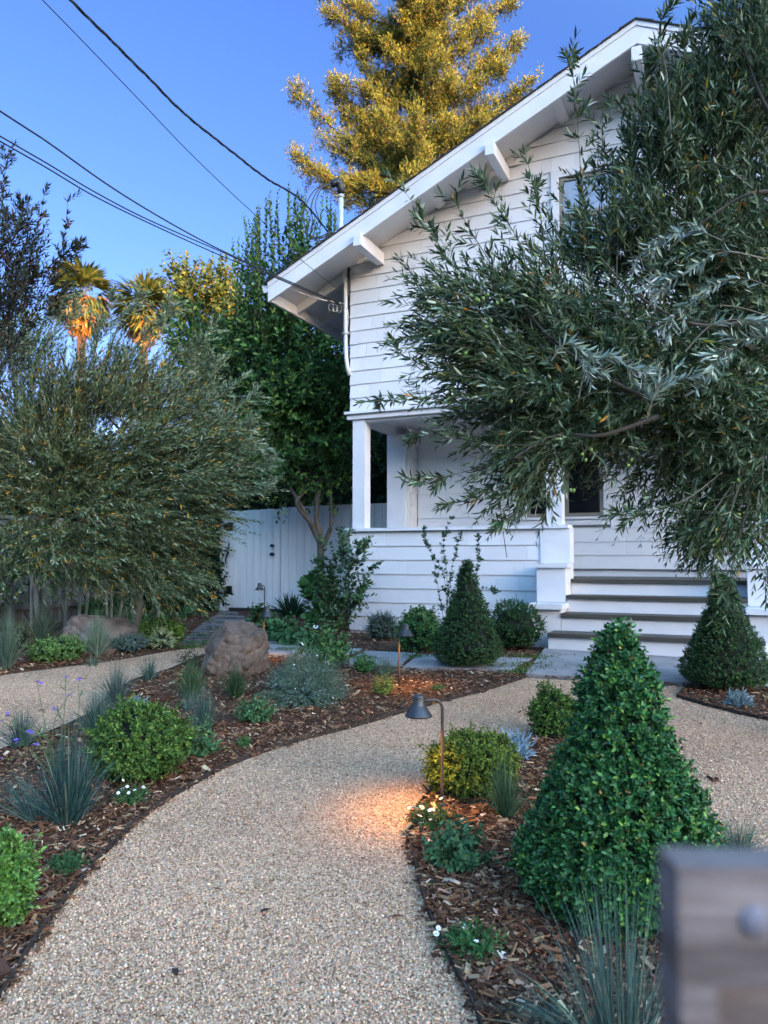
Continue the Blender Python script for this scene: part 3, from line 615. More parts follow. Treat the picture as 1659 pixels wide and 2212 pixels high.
# porch wall below the rail
mb = MB(); siding(mb, 0, 2.43, -.02, RT - .04, plane=lambda u, o, z: (u, -o, z), first=.06); siding(mb, 0, 1.4, -.02, RT - .04, plane=lambda u, o, z: (-o, u, z), first=.06)
mb.build('porch_rail_wall', M['shingle_white'], house)
mb = MB(); siding(mb, 4.88, 7.3, -.02, RT - .04, first=.06); mb.build('porch_rail_wall', M['shingle_white'], house)
mb = MB(); mb.box(.002, 2.43, .001, .18, -.05, RT - .042); mb.box(4.88, 7.29, .001, .18, -.05, RT - .042); mb.box(.002, .18, .182, 8.4, -.05, RT - .042); mb.build('rail_wall_core', M['white'], house)
mb = MB(); mb.box(-.05, 2.76, -.055, .21, RT - .04, RT); mb.box(-.05, .21, .2101, 1.4, RT - .04, RT - .002); mb.build('rail_cap', M['white'], house)
mb = MB(); mb.box(4.56, 7.35, -.055, .21, RT - .04, RT); mb.build('rail_cap', M['white'], house)
# stepped entry piers
def pier(m):
    f = (lambda a, b: (a, b)) if not m else (lambda a, b: (7.33 - b, 7.33 - a))
    mb = MB()
    def B(a, b, *r): p, q = f(a, b); mb.box(p, q, *r)
    B(2.435, 2.77, -.03, .20, -.05 + HB, RT - .042)
    B(2.46, 2.772, -.34, -.032, -.47 + HB, -.10 + HB); B(2.43, 2.80, -.37, .0, -.098 + HB, -.055 + HB)
    B(2.46, 2.772, -.62, -.342, -.05, -.535 + HB); B(2.43, 2.80, -.68, -.30, -.53 + HB, -.475 + HB)
    B(2.47, 2.768, -.34, .20, -.05, -.475 + HB); B(2.475, 2.766, -.028, .19, -.475 + HB, -.10 + HB)
    return mb.build('entry_pier', M['white'], house)
pier(False); pier(True)
# steps: white risers, dark treads
A_, B_ = 2.775, 4.557
st_ = [(2.70, 4.68, -.95, -.75), (A_, B_, -.64, -.57), (A_, B_, -.34, -.395), (A_ - .004, B_ + .004, -.04, -.225)]
stairs = MB(); tr = []
for k, (a, b2, v, z) in enumerate(st_):
    zb_ = -.05 if k == 0 else st_[k - 1][3] + HB - .035
    stairs.box(a + .002, b2 - .002, v + .03, v + .05 if k else -.63, zb_, z + HB - .042)
    vb = st_[k + 1][2] + .06 if k < 3 else VB
    m2 = MB(); m2.box(a, b2, v, vb if k else -.58, z + HB - .04, z + HB); m2.build('stair_tread', M['tread'], house)
stairs.build('stair_risers', M['white'], house)
mb = MB(); mb.box(.19, 7.1, .02, VB, -.28 + HB, -.228 + HB); mb.build('porch_deck', M['tread'], house)
# windows
def window(name, a, b2, z0, z1, v, bars, glassm, trim=.09, depth=.09):
    mb = MB(); mb.box(a - trim, a, v - .035, v + .02, z0 - .0, z1 + trim); mb.box(b2, b2 + trim, v - .035, v + .02, z0 - .0, z1 + trim); mb.box(a, b2, v - .033, v + .02, z1, z1 + trim)
    mb.box(a - trim - .02, b2 + trim + .02, v - .055, v + .02, z0 - .035, z0 - .001); mb.box(a - trim, b2 + trim, v - .03, v + .02, z0 - .11, z0 - .036)
    w_ = mb.build('window', M['white'], house)
    mb = MB(); s = .05
    for (p, q, r_, t_) in bars: mb.box(p, p + s, v - .012, v + .03, r_, t_); mb.box(q - s, q, v - .012, v + .03, r_, t_); mb.box(p + s, q - s, v - .010, v + .03, r_, r_ + s); mb.box(p + s, q - s, v - .010, v + .03, t_ - s, t_)
    mb.build('sash', M['sash'], w_)
    mb = MB()
    for (p, q, r_, t_) in bars: mb.box(p + s * .9, q - s * .9, v + .008, v + .014, r_ + s * .9, t_ - s * .9)
    mb.build('pane', glassm, w_); return w_
window('w', 2.70, 3.74, 3.50 + HB, 4.42 + HB, 0, [(2.70, 3.74, 3.94 + HB, 4.42 + HB), (2.70, 3.74, 3.50 + HB, 3.96 + HB)], M['blind_sky'])
window('w', 1.93, 2.94, .55 + HB, 1.64 + HB, VB, [(1.93, 2.43, .55 + HB, 1.64 + HB), (2.44, 2.94, .55 + HB, 1.64 + HB)], M['glass'])
# white conduit at the corner and black pipe end
mb = MB(); mb.tube([(-.065, -.03, 3.80 + HB), (-.065, -.03, 3.2 + HB), (-.06, -.03, 2.75 + HB), (-.05, -.035, 2.6 + HB), (-.03, -.035, 2.46 + HB), (-.01, -.02, 2.36 + HB)], .026, 10); mb.box(-.10, -.01, -.065, -.005, 2.90 + HB, 2.915 + HB)
cd = mb.build('conduit', M['conduit'], house, smooth=True)
mb = MB(); mb.tube([(-.022, -.03, 3.84 + HB), (-.022, -.03, 3.40 + HB)], .012, 6); mb.build('sealant_strip', M['black_iron'], house)
def h2w(u, v, z): q = uv(u, v); return np.array([q[0], q[1], z])
# service mast on the roof
ms = thing('service_mast', 'grey metal electrical mast with black hooded cap on the roof slope', 'electrical mast', h2w(-.67, 1.0, 4.10), R(-24))
mt_ = MB(); mt_.tube([(0, 0, -.55), (0, 0, 1.22)], .038, 14); mt_.tube([(0, 0, 1.19), (0, 0, 1.235)], .046, 14); mt_.build('pipe', M['galv'], ms, smooth=True)
mt_ = MB(); mt_.tube([(0, 0, 1.235), (0, 0, 1.33), (-.015, -.01, 1.39), (-.05, -.035, 1.42), (-.095, -.06, 1.40), (-.115, -.075, 1.36)], [.05, .058, .065, .062, .055, .04], 12); mt_.build('weather_head', M['cable'], ms, smooth=True)
mt_ = MB(); mt_.lathe([(.04, .62), (.052, .62), (.052, .66), (.04, .66)], 14); mt_.tube([(-.04, -.02, .64), (-.11, -.06, .65), (-.16, -.08, .68)], .014, 6); mt_.build('clamp', M['black_iron'], ms)
# ------------------------------------------------------------------ overhead wires
POLE = np.array([-8.0, -10.0])
def wire_pts(img, end, ext=True):
    e = np.array(end, float); d = POLE - e[:2]; nrm = np.array([-d[1], d[0]]); P = []
    for (x, y) in img:
        r = ray(x, y); s = (nrm @ e[:2]) / (nrm @ r[:2]); P.append(r * s)
    P.append(e)
    if ext:
        a = P[0] + (P[0] - P[1]) / np.linalg.norm(P[0] - P[1]) * 3.0; P = [a] + P
    return smooth_line(P, 6)
def wire(name, img, end, r_, label, twist=0, tint=None, m='cable', group='overhead wires running to the house'):
    C = wire_pts(img, end); mb = MB()
    if twist:
        C = smooth_line(C, 5); s = np.r_[0, np.cumsum(np.linalg.norm(np.diff(C, axis=0), axis=1))]; T = norm(np.gradient(C, axis=0)); A = norm(np.cross(T, [0, 0, 1.])); B = np.cross(T, A)
        for k in range(3):
            ph = s * 2 * math.pi / .55 + k * 2.094; mb.tube(C + r_ * 1.15 * (np.cos(ph)[:, None] * A + np.sin(ph)[:, None] * B), r_ * (.95 if k else .6), 6)
    else: mb.tube(C, r_, 6)
    return tag(mb.build(name, M[m], smooth=True), label, 'wire', group)
mast_c = h2w(-.67 - .16, 1.0 - .06, 4.10 + .66)
wire('power_cable', [(152, 0), (250, 97), (325, 172), (400, 247), (500, 327), (575, 385), (650, 432)], mast_c, .0072, 'thick twisted black cable crossing the sky to the roof mast', twist=1)
e1 = h2w(-.16, -.03, 3.33); e2 = h2w(-.12, -.03, 3.46)
wire('telephone_wire', [(92, 0), (170, 80), (300, 215), (400, 320), (500, 417), (565, 477), (652, 562)], e2, .0038, 'thin single black wire passing under the thick cable to the eave')
wire('telephone_wire', [(0, 240), (100, 305), (215, 387), (300, 442), (400, 500), (487, 545), (600, 597)], e1, .0062, 'topmost of the three black wires entering from the left edge')
wire('telephone_wire', [(0, 294), (100, 352), (200, 412), (300, 465), (400, 510), (492, 550), (600, 600)], e1 + [0, 0, -.012], .0052, 'middle of the three black wires entering from the left edge')
wire('telephone_wire', [(0, 305), (100, 362), (210, 427), (350, 495), (500, 562), (600, 602)], e1 + [0, 0, -.03], .0052, 'lowest of the three black wires entering from the left edge')
mb = MB(); b = h2w(-.67, 1.0, 4.10); m0 = mast_c
for dx in (0, .03, -.04): mb.tube(smooth_line([b + [-.10, -.04, 1.37], b + [-.30 + dx, -.12, 1.28], b + [-.42 + dx * 2, -.16, 1.0], b + [-.40 + dx * 3, -.16, .78], b + [-.42 + dx, -.16, .55], b + [-.28, -.12, .53 + dx], b + [-.13, -.08, .66]], 6), .008, 6)
tag(mb.build('service_loop', M['cable'], smooth=True), 'drooping black cable loops hanging from the roof mast hood', 'cable')
mb = MB(); mb.tube(smooth_line([e1, e1 + [.06, 0, -.02], e1 + [.10, -.01, -.06], e1 + [.12, -.01, -.2], e1 + [.11, 0, -.36], e1 + [.13, 0, -.42]], 6), .009, 6)
for k in range(3): c = e1 + [-.10 + .05 * k, 0, -.06 - .01 * k]; a = np.linspace(0, 6.28, 14); mb.tube(np.stack([c[0] + .035 * np.cos(a), c[1] + 0 * a, c[2] + .05 * np.sin(a)], 1), .004, 5)
mb.tube(smooth_line([e1 + [-.75, -.25, .15], e1 + [-.3, -.1, .03], e1], 5), .007, 6)
tag(mb.build('wire_splice', M['conduit'], smooth=True), 'pale tangled wire ends and splice looping beside the corner conduit', 'cable')

# ------------------------------------------------------------------ path lamps
def lamp(x, y, hx, d_override=None, h=.50, label='', power=6, ay=0., lean=0.):
    p = at(x, y) if d_override is None else (lambda r: np.array([r[0] * d_override, d_override, float(gz(d_override))]))(ray(x, y))
    t = thing('path_lamp', label, 'garden lamp', p, 0, 'path lamps along the beds'); dx = hx
    mb = MB(); hh = h - .03; dl = math.hypot(dx, ay); ux, uy = dx / dl, ay / dl; rr = .045
    P = [(0, 0, -.03), (0, 0, .12), (0, 0, .3), (0, 0, hh - rr)] + [(ux * rr * (1 - math.cos(a)), uy * rr * (1 - math.cos(a)), hh - rr + rr * math.sin(a)) for a in (.4, .8, 1.2, 1.57)] + [(ux * (dl - .02), uy * (dl - .02), hh)]
    P = [(q[0] + lean * (h - q[2]) * -1, q[1], q[2]) for q in P]; mb.tube(P, .0075, 10); mb.build('stem', M['stemmetal'], t, smooth=True)
    mb = MB(); c = (dx, ay, 0); z = hh
    mb.lathe([(.001, z + .028), (.020, z + .028), (.026, z + .024), (.027, z + .018), (.027, z - .014), (.034, z - .024), (.060, z - .060), (.062, z - .064), (.062, z - .070), (.057, z - .068), (.030, z - .028), (.024, z - .02), (.001, z - .018)], 28, 0, c); s = mb.build('shade', M['lampmetal'], t, smooth=True)
    mb = MB(); mb.lathe([(.001, z - .020), (.012, z - .022), (.015, z - .034), (.010, z - .046), (.001, z - .05)], 12, 0, c); mb.build('bulb', M['bulb'], t, smooth=True)
    ld = bpy.data.lights.new('lamp_light', 'SPOT'); ld.energy = power; ld.color = (1.0, .47, .05); ld.spot_size = R(118); ld.spot_blend = 1.0; ld.shadow_soft_size = .015
    lo = bpy.data.objects.new('lamp_light', ld); COL.objects.link(lo); lo.parent = t; lo.location = (dx, ay, z - .058)
    return t
M['bulb'] = bpy.data.materials.new('warm_bulb'); M['bulb'].use_nodes = True
_p = M['bulb'].node_tree.nodes['Principled BSDF']; _p.inputs['Emission Color'].default_value = (1, .5, .15, 1); _p.inputs['Emission Strength'].default_value = 12
lamp(957, 1757, -.112, label='dark cone shaded path lamp in front, lighting the gravel orange', power=10, ay=-.04, lean=.008, h=.545)
lamp(862, 1482, .05, label='path lamp beside the yellow green plant, head turned to the right', power=8, ay=-.09, h=.505)
lamp(569, 1425, .045, label='path lamp standing right behind the round boulder', power=5, ay=-.09, h=.51)
lamp(571, 1340, -.07, 10.6, h=.60, label='far path lamp in front of the white gate', power=.5)
lamp(326, 1340, .06, 10.0, h=.42, label='small path lamp half hidden under the left olive branches', power=.5, ay=-.05)

# ------------------------------------------------------------------ gate and fences
def boards(mb, u0, u1, z0, z1, v, w_=.14, th=.022, jit=.004, top=0):
    u = u0
    while u < u1 - .02:
        b2 = min(u + w_ * rng.uniform(.93, 1.05), u1); dz = rng.uniform(-jit, jit); o = rng.uniform(0, .004)
        mb.box(u + .0035, b2 - .0035, v - o, v + th, z0, z1 + dz + top * (u - u0)); u = b2
def gate_xy(X, d): r = ray(X, 1205); return np.array([r[0] * d, d])
g0 = gate_xy(482, 13.9); zg = -.90
gt = thing('white_gate', 'white board gate with black hinges and round black knob', 'gate', (g0[0], g0[1], zg), R(-22))
GW = 1.18
mb = MB(); boards(mb, .09, GW, .03, 1.76, 0, .135, top=.02); mb.build('gate_boards', M['white_fence'], gt)
for z in (.2, 1.4): mb = MB(); mb.box(.1, GW - .02, .024, .06, z, z + .1); mb.build('gate_rail', M['white_fence'], gt)
mb = MB(); mb.box(-.06, .085, -.015, .08, -.05, 1.77); mb.build('gate_post', M['white_fence'], gt)
for z in (.34, 1.48):
    mb = MB(); mb.box(.03, .10, -.045, -.016, z - .05, z + .05); mb.box(.075, .20, -.012, -.004, z - .075, z + .075); V = [(.075, -.02, z - .07), (.20, -.02, z - .05), (.20, -.02, z + .05), (.075, -.02, z + .07)]; mb.add(V, [(0, 1, 2, 3)]); mb.build('hinge', M['black_iron'], gt)
mb = MB(); mb.tube([(.13, -.01, 1.18), (.145, -.05, 1.10), (.12, -.06, .98), (.085, -.05, .88), (.08, -.02, .80)], [.012, .016, .016, .014, .01], 6); mb.build('gate_spring', M['black_iron'], gt)
kn = MB(); K_c = 1.03
for z, r_ in ((.98, .03), (1.13, .024)):
    a = np.arange(14) * 2 * math.pi / 14; V = np.vstack([np.stack([K_c + r_ * k * np.cos(a), np.full(14, y), z + r_ * k * np.sin(a)], 1) for k, y in ((1.1, -.004), (1.1, -.015), (.5, -.02), (.5, -.04), (1, -.05), (1, -.07), (.05, -.08))])
    i, j = np.meshgrid(np.arange(6), np.arange(14), indexing='ij'); i, j = i.ravel(), j.ravel(); q = MB(); q.add(V, np.stack([i * 14 + j, i * 14 + (j + 1) % 14, (i + 1) * 14 + (j + 1) % 14, (i + 1) * 14 + j], 1)); q.build('door_knob' if r_ > .025 else 'deadbolt', M['black_iron'], gt)
wf = thing('white_fence', 'white painted board fence running from the gate behind the porch', 'fence', (g0[0] + math.cos(R(22)) * (GW + .01), g0[1] - math.sin(R(22)) * (GW + .01), zg), R(-22))
mb = MB(); boards(mb, 0, 3.2, 0, 1.80, 0, .15, top=.012); mb.build('fence_boards', M['white_fence'], wf)
for z in (.3, 1.4): mb = MB(); mb.box(-.0, 3.2, .03, .07, z, z + .1); mb.build('fence_rail', M['white_fence'], wf)
mb = MB(); mb.box(3.02, 3.12, -.4, -.3, -.0, 2.1); mb.build('fence_post', M['white_fence'], wf)
f0 = gate_xy(300, 12.6); bf = thing('brown_fence', 'weathered brown board fence behind the left shrubs', 'fence', (f0[0], f0[1], -.95), R(180 + 61))
mb = MB(); boards(mb, .1, 5.6, 0, 1.55, 0, .15, jit=.012); mb.build('fence_boards', M['brown_fence'], bf)
for u in (0.0, 2.3, 4.6): mb = MB(); mb.box(u, u + .09, -.03 if u == 0 else .025, .11, -.1, 1.5); mb.build('fence_post', M['brown_fence'], bf)
for z in (.25, 1.2): mb = MB(); mb.box(.1, 5.6, .025, .06, z, z + .09); mb.build('fence_rail', M['brown_fence'], bf)

# blurred gate frame close to the lens
gp = thing('wooden_garden_gate', 'blurred grey wooden gate corner with a bolt, close to the camera', 'gate', (.0968, .26, -1.2745 + .0178))
mb = MB(); mb.box(0, .012, 0, .019, 0, 1.155); mb.build('stile', M['grey_wood'], gp)
mb = MB(); mb.box(.0123, .42,   .0006, .0185, 1.116, 1.1548); mb.build('top_rail', M['grey_wood'], gp)
mb = MB(); mb.box(.0123, .42, .012, .0180, .1, 1.1155); mb.build('panel', M['grey_wood'], gp)
mb = MB(); a = np.arange(16) * 2 * math.pi / 16
V = np.vstack([np.stack([.025 + k * np.cos(a), np.full(16, y), 1.138 + k * np.sin(a)], 1) for k, y in ((.0048, .0004), (.0045, -.0008), (.003, -.0014), (.0005, -.0016))]); i, j = np.meshgrid(np.arange(3), np.arange(16), indexing='ij'); i, j = i.ravel(), j.ravel()
mb.add(V, np.stack([i * 16 + j, i * 16 + (j + 1) % 16, (i + 1) * 16 + (j + 1) % 16, (i + 1) * 16 + j], 1)); mb.build('bolt', M['dull_bolt'], gp, smooth=True)

# ------------------------------------------------------------------ boulders
def boulder(label, p, rx, ry, rz, seed, planes, mcol):
    import bmesh
    bm = bmesh.new(); bmesh.ops.create_icosphere(bm, subdivisions=6, radius=1)
    for v in bm.verts:
        q = v.co.copy(); s = 1.0
        for (nx_, ny_, nz_, d_) in planes:
            n_ = Vector((nx_, ny_, nz_)).normalized(); t_ = q.dot(n_)
            if t_ > d_: q = q - n_ * (t_ - d_) * .85
        f = 1 + .15 * mnoise.fractal(q * 1.3 + Vector((seed, 0, 0)), 1, 2, 5) - .10 * (1 - abs(mnoise.noise(q * 2.6 + Vector((0, seed, 0))))) ** 6 + .035 * mnoise.fractal(q * 7, .8, 2.1, 5)
        q *= f; v.co = Vector((q.x * rx, q.y * ry, q.z * rz))
    me = bpy.data.meshes.new('boulder'); bm.to_mesh(me); bm.free(); me.materials.append(mcol); me.polygons.foreach_set('use_smooth', [True] * len(me.polygons))
    o = bpy.data.objects.new('boulder', me); COL.objects.link(o); o.location = tuple(p); tag(o, label, 'boulder', 'boulders by the paths'); return o
M['rock'] = noisy('brown_rock', (.12, .075, .052), (.27, .185, .135), 7, .92, 1.0, 26, detail=14, dist=.03, nr=.78, lo=.38, hi=.62)
M['rock2'] = noisy('grey_rock', (.15, .105, .085), (.34, .26, .21), 6, .92, 1.0, 22, detail=14, dist=.03, nr=.78, lo=.38, hi=.62)
p = at(492, 1470); boulder('rounded brown boulder right of the small path, in front of the lamp', p + [0, .30, .17], .32, .30, .32, 3.1, [(.9, -.5, -.1, .72), (-.8, -.3, .45, .62), (.1, -.9, .3, .78), (.2, -.2, 1, .80)], M['rock'])
p = at(160, 1418); boulder('low grey brown boulder behind the left grasses', p + [0.02, .45, .13], .46, .40, .31, 9.4, [(-.9, -.4, .3, .6), (.7, -.4, .7, .55), (.0, -.9, .3, .7), (.0, .1, 1, .72)], M['rock2'])
# ------------------------------------------------------------------ trees
OLV = [(5, (.046, .080, .030)), (3, (.080, .125, .055)), (2.4, (.022, .042, .015)), (1.5, (.17, .23, .13)), (.7, (.33, .40, .28)), (.12, (.42, .20, .025)), (.10, (.30, .27, .03))]
OLV_L = [(5, (.10, .140, .050)), (3, (.18, .23, .115)), (3, (.035, .052, .018)), (1.3, (.32, .38, .25)), (.5, (.55, .28, .02))]
def W(x, y, d): return ray(x, y) * d
def limbs_to(mb, base, targets, r0, tint=(.16, .14, .11), wob=.12):
    for q in targets:
        q = np.array(q, float); m1 = base + (q - base) * .35 + np.array([rng.normal(0, wob), rng.normal(0, wob), .12]); m2 = base + (q - base) * .7 + np.array([rng.normal(0, wob), rng.normal(0, wob), .10])
        C = smooth_line([base, m1, m2, q], 5); mb.tube(C, np.linspace(r0, r0 * .22, len(C)), 6, 0, tint)
# --- near olive on the right: trunk stands outside the picture
def near_olive():
    t = thing('olive_tree', 'large near olive tree with grey green leaves hanging in front of the porch steps', 'olive tree', (2.75, 4.7, float(gz(4.7))))
    mb, sb = MB(), MB(); o0 = np.array([2.75, 4.7, 0.0])
    kw = dict(ll=.066, lw=.0140, alpha=38, st=LANCE, m=22, curl=.12)
    def mass(x, y, d, rx, ry, rd, n, dirn, L_=.38, spread=.30, outw=.45, droop=.10, pal=OLV):
        n = int(n * 1.45); k = px(d); O, D = mass_shoots(W(x, y, d), (rx * k, rd, ry * k), n, dirn, spread, outw); Ls = L_ * rng.uniform(.55, 1.15, n)
        shoots(mb, O, D, Ls, np.stack([np.zeros(n), np.zeros(n), -droop * Ls], 1), stem_mat=0, smb=sb, stem_r=.0018, stem_tint=(.15, .16, .10), pal=pal, **kw)
    mass(1330, 800, 4.3, 170, 130, .50, 250, (-.5, -.3, .25))
    mass(1480, 900, 4.4, 150, 150, .55, 230, (-.1, -.3, .0), droop=.3)
    mass(1600, 620, 4.3, 110, 230, .5, 290, (-.3, -.2, .6))
    mass(1590, 250, 4.2, 85, 210, .45, 250, (-.2, -.1, .9), outw=.3)
    mass(1640, 80, 4.2, 60, 110, .4, 80, (.1, 0, 1), outw=.3)
    mass(1440, 560, 4.2, 130, 90, .4, 130, (-.25, -.1, .9)); mass(1400, 400, 4.2, 70, 110, .35, 70, (-.1, 0, 1)); mass(1480, 330, 4.2, 60, 130, .35, 90, (-.1, 0, 1)); mass(1290, 580, 4.2, 90, 60, .35, 60, (-.3, 0, 1)); mass(1060, 770, 4.1, 60, 60, .3, 45, (-.9, -.1, .3))
    mass(1450, 850, 4.9, 200, 160, .3, 160, (-.1, 0, .3)); mass(1250, 830, 4.8, 150, 110, .3, 110, (-.4, 0, .3)); mass(1600, 600, 4.9, 120, 260, .3, 160, (-.1, 0, .8))
    mass(1630, 960, 4.3, 130, 130, .5, 200, (-.4, -.2, -.3), droop=.3)
    mass(1140, 850, 4.1, 110, 90, .4, 130, (-.8, -.2, .15))
    mass(1160, 700, 4.1, 120, 80, .4, 120, (-.7, -.1, .55))
    mass(1190, 980, 4.1, 75, 40, .35, 60, (-.6, -.1, -.2), droop=.3)
    mass(1020, 690, 4.0, 70, 60, .3, 45, (-.9, 0, .25))
    mass(1560, 1120, 4.3, 80, 50, .35, 60, (-.5, 0, -.6), L_=.28, droop=.25)
    mass(1270, 890, 4.3, 130, 80, .5, 120, (-.4, -.1, -.1))
    mass(1750, 500, 4.4, 120, 420, .7, 220, (-.2, 0, .4)); mass(1760, 980, 4.4, 100, 180, .5, 80, (-.3, 0, -.3))
    S = [([(1130, 720), (1010, 620), (930, 500), (868, 402)], 3.9), ([(1150, 700), (1080, 600), (1000, 470), (985, 430)], 4.0), ([(1180, 650), (1120, 520), (1065, 430), (1045, 365)], 4.1),
         ([(1290, 700), (1262, 500), (1250, 300), (1232, 105)], 4.0), ([(1330, 680), (1340, 450), (1385, 230), (1400, 110)], 4.1), ([(1400, 640), (1425, 420), (1470, 200), (1480, 70)], 4.0), ([(1290, 640), (1300, 420), (1300, 260)], 4.2),
         ([(1450, 300), (1440, 160), (1425, 60), (1450, 5)], 3.9), ([(1180, 600), (1165, 450), (1130, 320)], 4.2), ([(1400, 560), (1370, 380), (1335, 210)], 4.0),
         ([(1080, 650), (980, 610), (872, 592)], 3.9), ([(1090, 700), (980, 680), (900, 650)], 4.1), ([(1060, 820), (940, 800), (842, 752)], 3.9), ([(1120, 880), (990, 858), (900, 862), (812, 866)], 3.9), ([(1120, 760), (1000, 735), (930, 735)], 4.0),
         ([(1180, 960), (1060, 960), (960, 940), (900, 935)], 3.9), ([(1200, 980), (1080, 1000), (960, 1030), (872, 1046)], 3.9), ([(1220, 1000), (1120, 1060), (1030, 1080), (965, 1085)], 4.0), ([(1200, 1010), (1170, 1080), (1120, 1110), (1085, 1125)], 3.9),
         ([(1560, 1020), (1480, 1080), (1400, 1105), (1325, 1112)], 3.8), ([(1580, 1050), (1530, 1120), (1480, 1180)], 3.9), ([(1620, 1080), (1590, 1180), (1575, 1260), (1570, 1330)], 3.7), ([(1640, 1060), (1630, 1170), (1655, 1262)], 3.7), ([(1600, 1040), (1560, 1150), (1530, 1230)], 3.9),
         ([(1660, 560), (1540, 540), (1430, 570), (1370, 625)], 3.6), ([(1680, 690), (1560, 660), (1420, 700), (1330, 770)], 3.6), ([(1640, 420), (1540, 350), (1460, 380)], 3.8), ([(1600, 560), (1520, 430), (1470, 300), (1440, 190)], 4.0), ([(1380, 800), (1300, 720), (1200, 690)], 3.7), ([(1400, 700), (1500, 760), (1570, 840)], 3.6)]
    for P_, d in S:
        pts = [W(x, y, d + .10 * math.sin(i * 2.1 + x)) for i, (x, y) in enumerate(P_)]
        ln = sum(np.linalg.norm(pts[i + 1] - pts[i]) for i in range(len(pts) - 1)); strand(mb, sb, pts, .0045, int(ln * 13), .20, dict(kw, m=12), OLV, int(ln * 45))
    pts = [W(*q) for q in [(1080, 1090, 3.9), (1087, 1150, 3.9), (1095, 1205, 3.9)]]; sb.tube(pts, .002, 4, 0, (.10, .05, .04))
    for P_, d in [([(1760, 420), (1640, 415), (1560, 450), (1440, 540)], 3.75), ([(1760, 760), (1640, 700), (1500, 700), (1380, 640), (1300, 560)], 3.85), ([(1700, 300), (1640, 200), (1600, 80)], 3.8), ([(1420, 900), (1300, 940), (1200, 940), (1110, 990)], 3.8), ([(1400, 860), (1280, 800), (1160, 700), (1100, 610)], 3.9)]:
        C = smooth_line([W(x, y, d + .06 * math.sin(x)) for x, y in P_], 6); sb.tube(C, np.linspace(.013, .004, len(C)), 7, 0, (.07, .06, .05))
    # silvery shoots with paler leaves
    for P_ in [[(1700, 640), (1600, 600), (1500, 640), (1440, 700)], [(1560, 520), (1500, 500), (1420, 520), (1360, 570)], [(1700, 740), (1620, 730), (1540, 780), (1500, 850)], [(1250, 860), (1270, 790), (1320, 770), (1370, 800)], [(1400, 900), (1420, 840), (1470, 820)], [(1650, 560), (1560, 545), (1480, 590), (1420, 620)], [(1480, 760), (1540, 700), (1620, 690), (1655, 700)], [(1190, 780), (1230, 740), (1280, 800)]]:
        pts = [W(x, y, 3.45) for x, y in P_]; strand(mb, sb, pts, .004, 5, .18, dict(kw, m=14), [(1, (.34, .40, .33)), (1, (.20, .25, .19))], 46)
    hub = W(1760, 900, 4.6); tg = [W(*q) for q in [(1350, 850, 4.3), (1500, 600, 4.3), (1600, 300, 4.3), (1500, 1000, 4.4), (1250, 750, 4.2), (1180, 900, 4.1), (1420, 760, 4.3), (1640, 100, 4.3), (1600, 1050, 4.2), (1180, 640, 4.1), (1400, 500, 4.2), (1300, 960, 4.3)]]
    limbs_to(sb, hub, tg, .03); tr_ = MB(); C = smooth_line([(2.75, 4.7, gz(4.7) - .05), (2.72, 4.68, -.9), (2.62, 4.62, -.3), tuple(hub)], 5); tr_.tube(C, np.linspace(.12, .06, len(C)), 12)
    mb.build('crown', [M['olive_leaf']], t).matrix_parent_inverse = t.matrix_basis.inverted(); sb.build('branches', [M['tinted']], t).matrix_parent_inverse = t.matrix_basis.inverted(); tr_.build('trunk', M['bark'], t, smooth=True).matrix_parent_inverse = t.matrix_basis.inverted()
    fr = MB(); fr.lathe([(.0005, .0105), (.005, .009), (.0075, .003), (.008, -.002), (.006, -.008), (.0005, -.0105)], 10, tint=(.16, .24, .05)); fo = fr.build('olive', M['waxy_leaf'], smooth=True); fm = fo.data; bpy.data.objects.remove(fo)
    for (x, y) in [(1170, 470), (1018, 645), (1045, 640), (1055, 700), (1035, 650), (1130, 800), (950, 710), (1160, 555), (1365, 1000), (1260, 985), (1270, 975), (1258, 1000), (1235, 1055), (1110, 870), (1590, 1035), (1680, 900), (1010, 770), (1200, 870), (1290, 905), (1555, 395), (1060, 640), (1075, 655)]:
        for _ in range(1 + (x % 2)):
            o = bpy.data.objects.new('olive', fm); COL.objects.link(o); o.parent = t; o.matrix_parent_inverse = t.matrix_basis.inverted(); o.location = tuple(W(x + rng.uniform(-8, 8), y + rng.uniform(-8, 8), 3.62)); o.rotation_euler = (rng.uniform(-.5, .5), rng.uniform(-.5, .5), 0)
near_olive()
def rootparent(t, *os_):
    for o in os_: o.matrix_parent_inverse = t.matrix_basis.inverted()
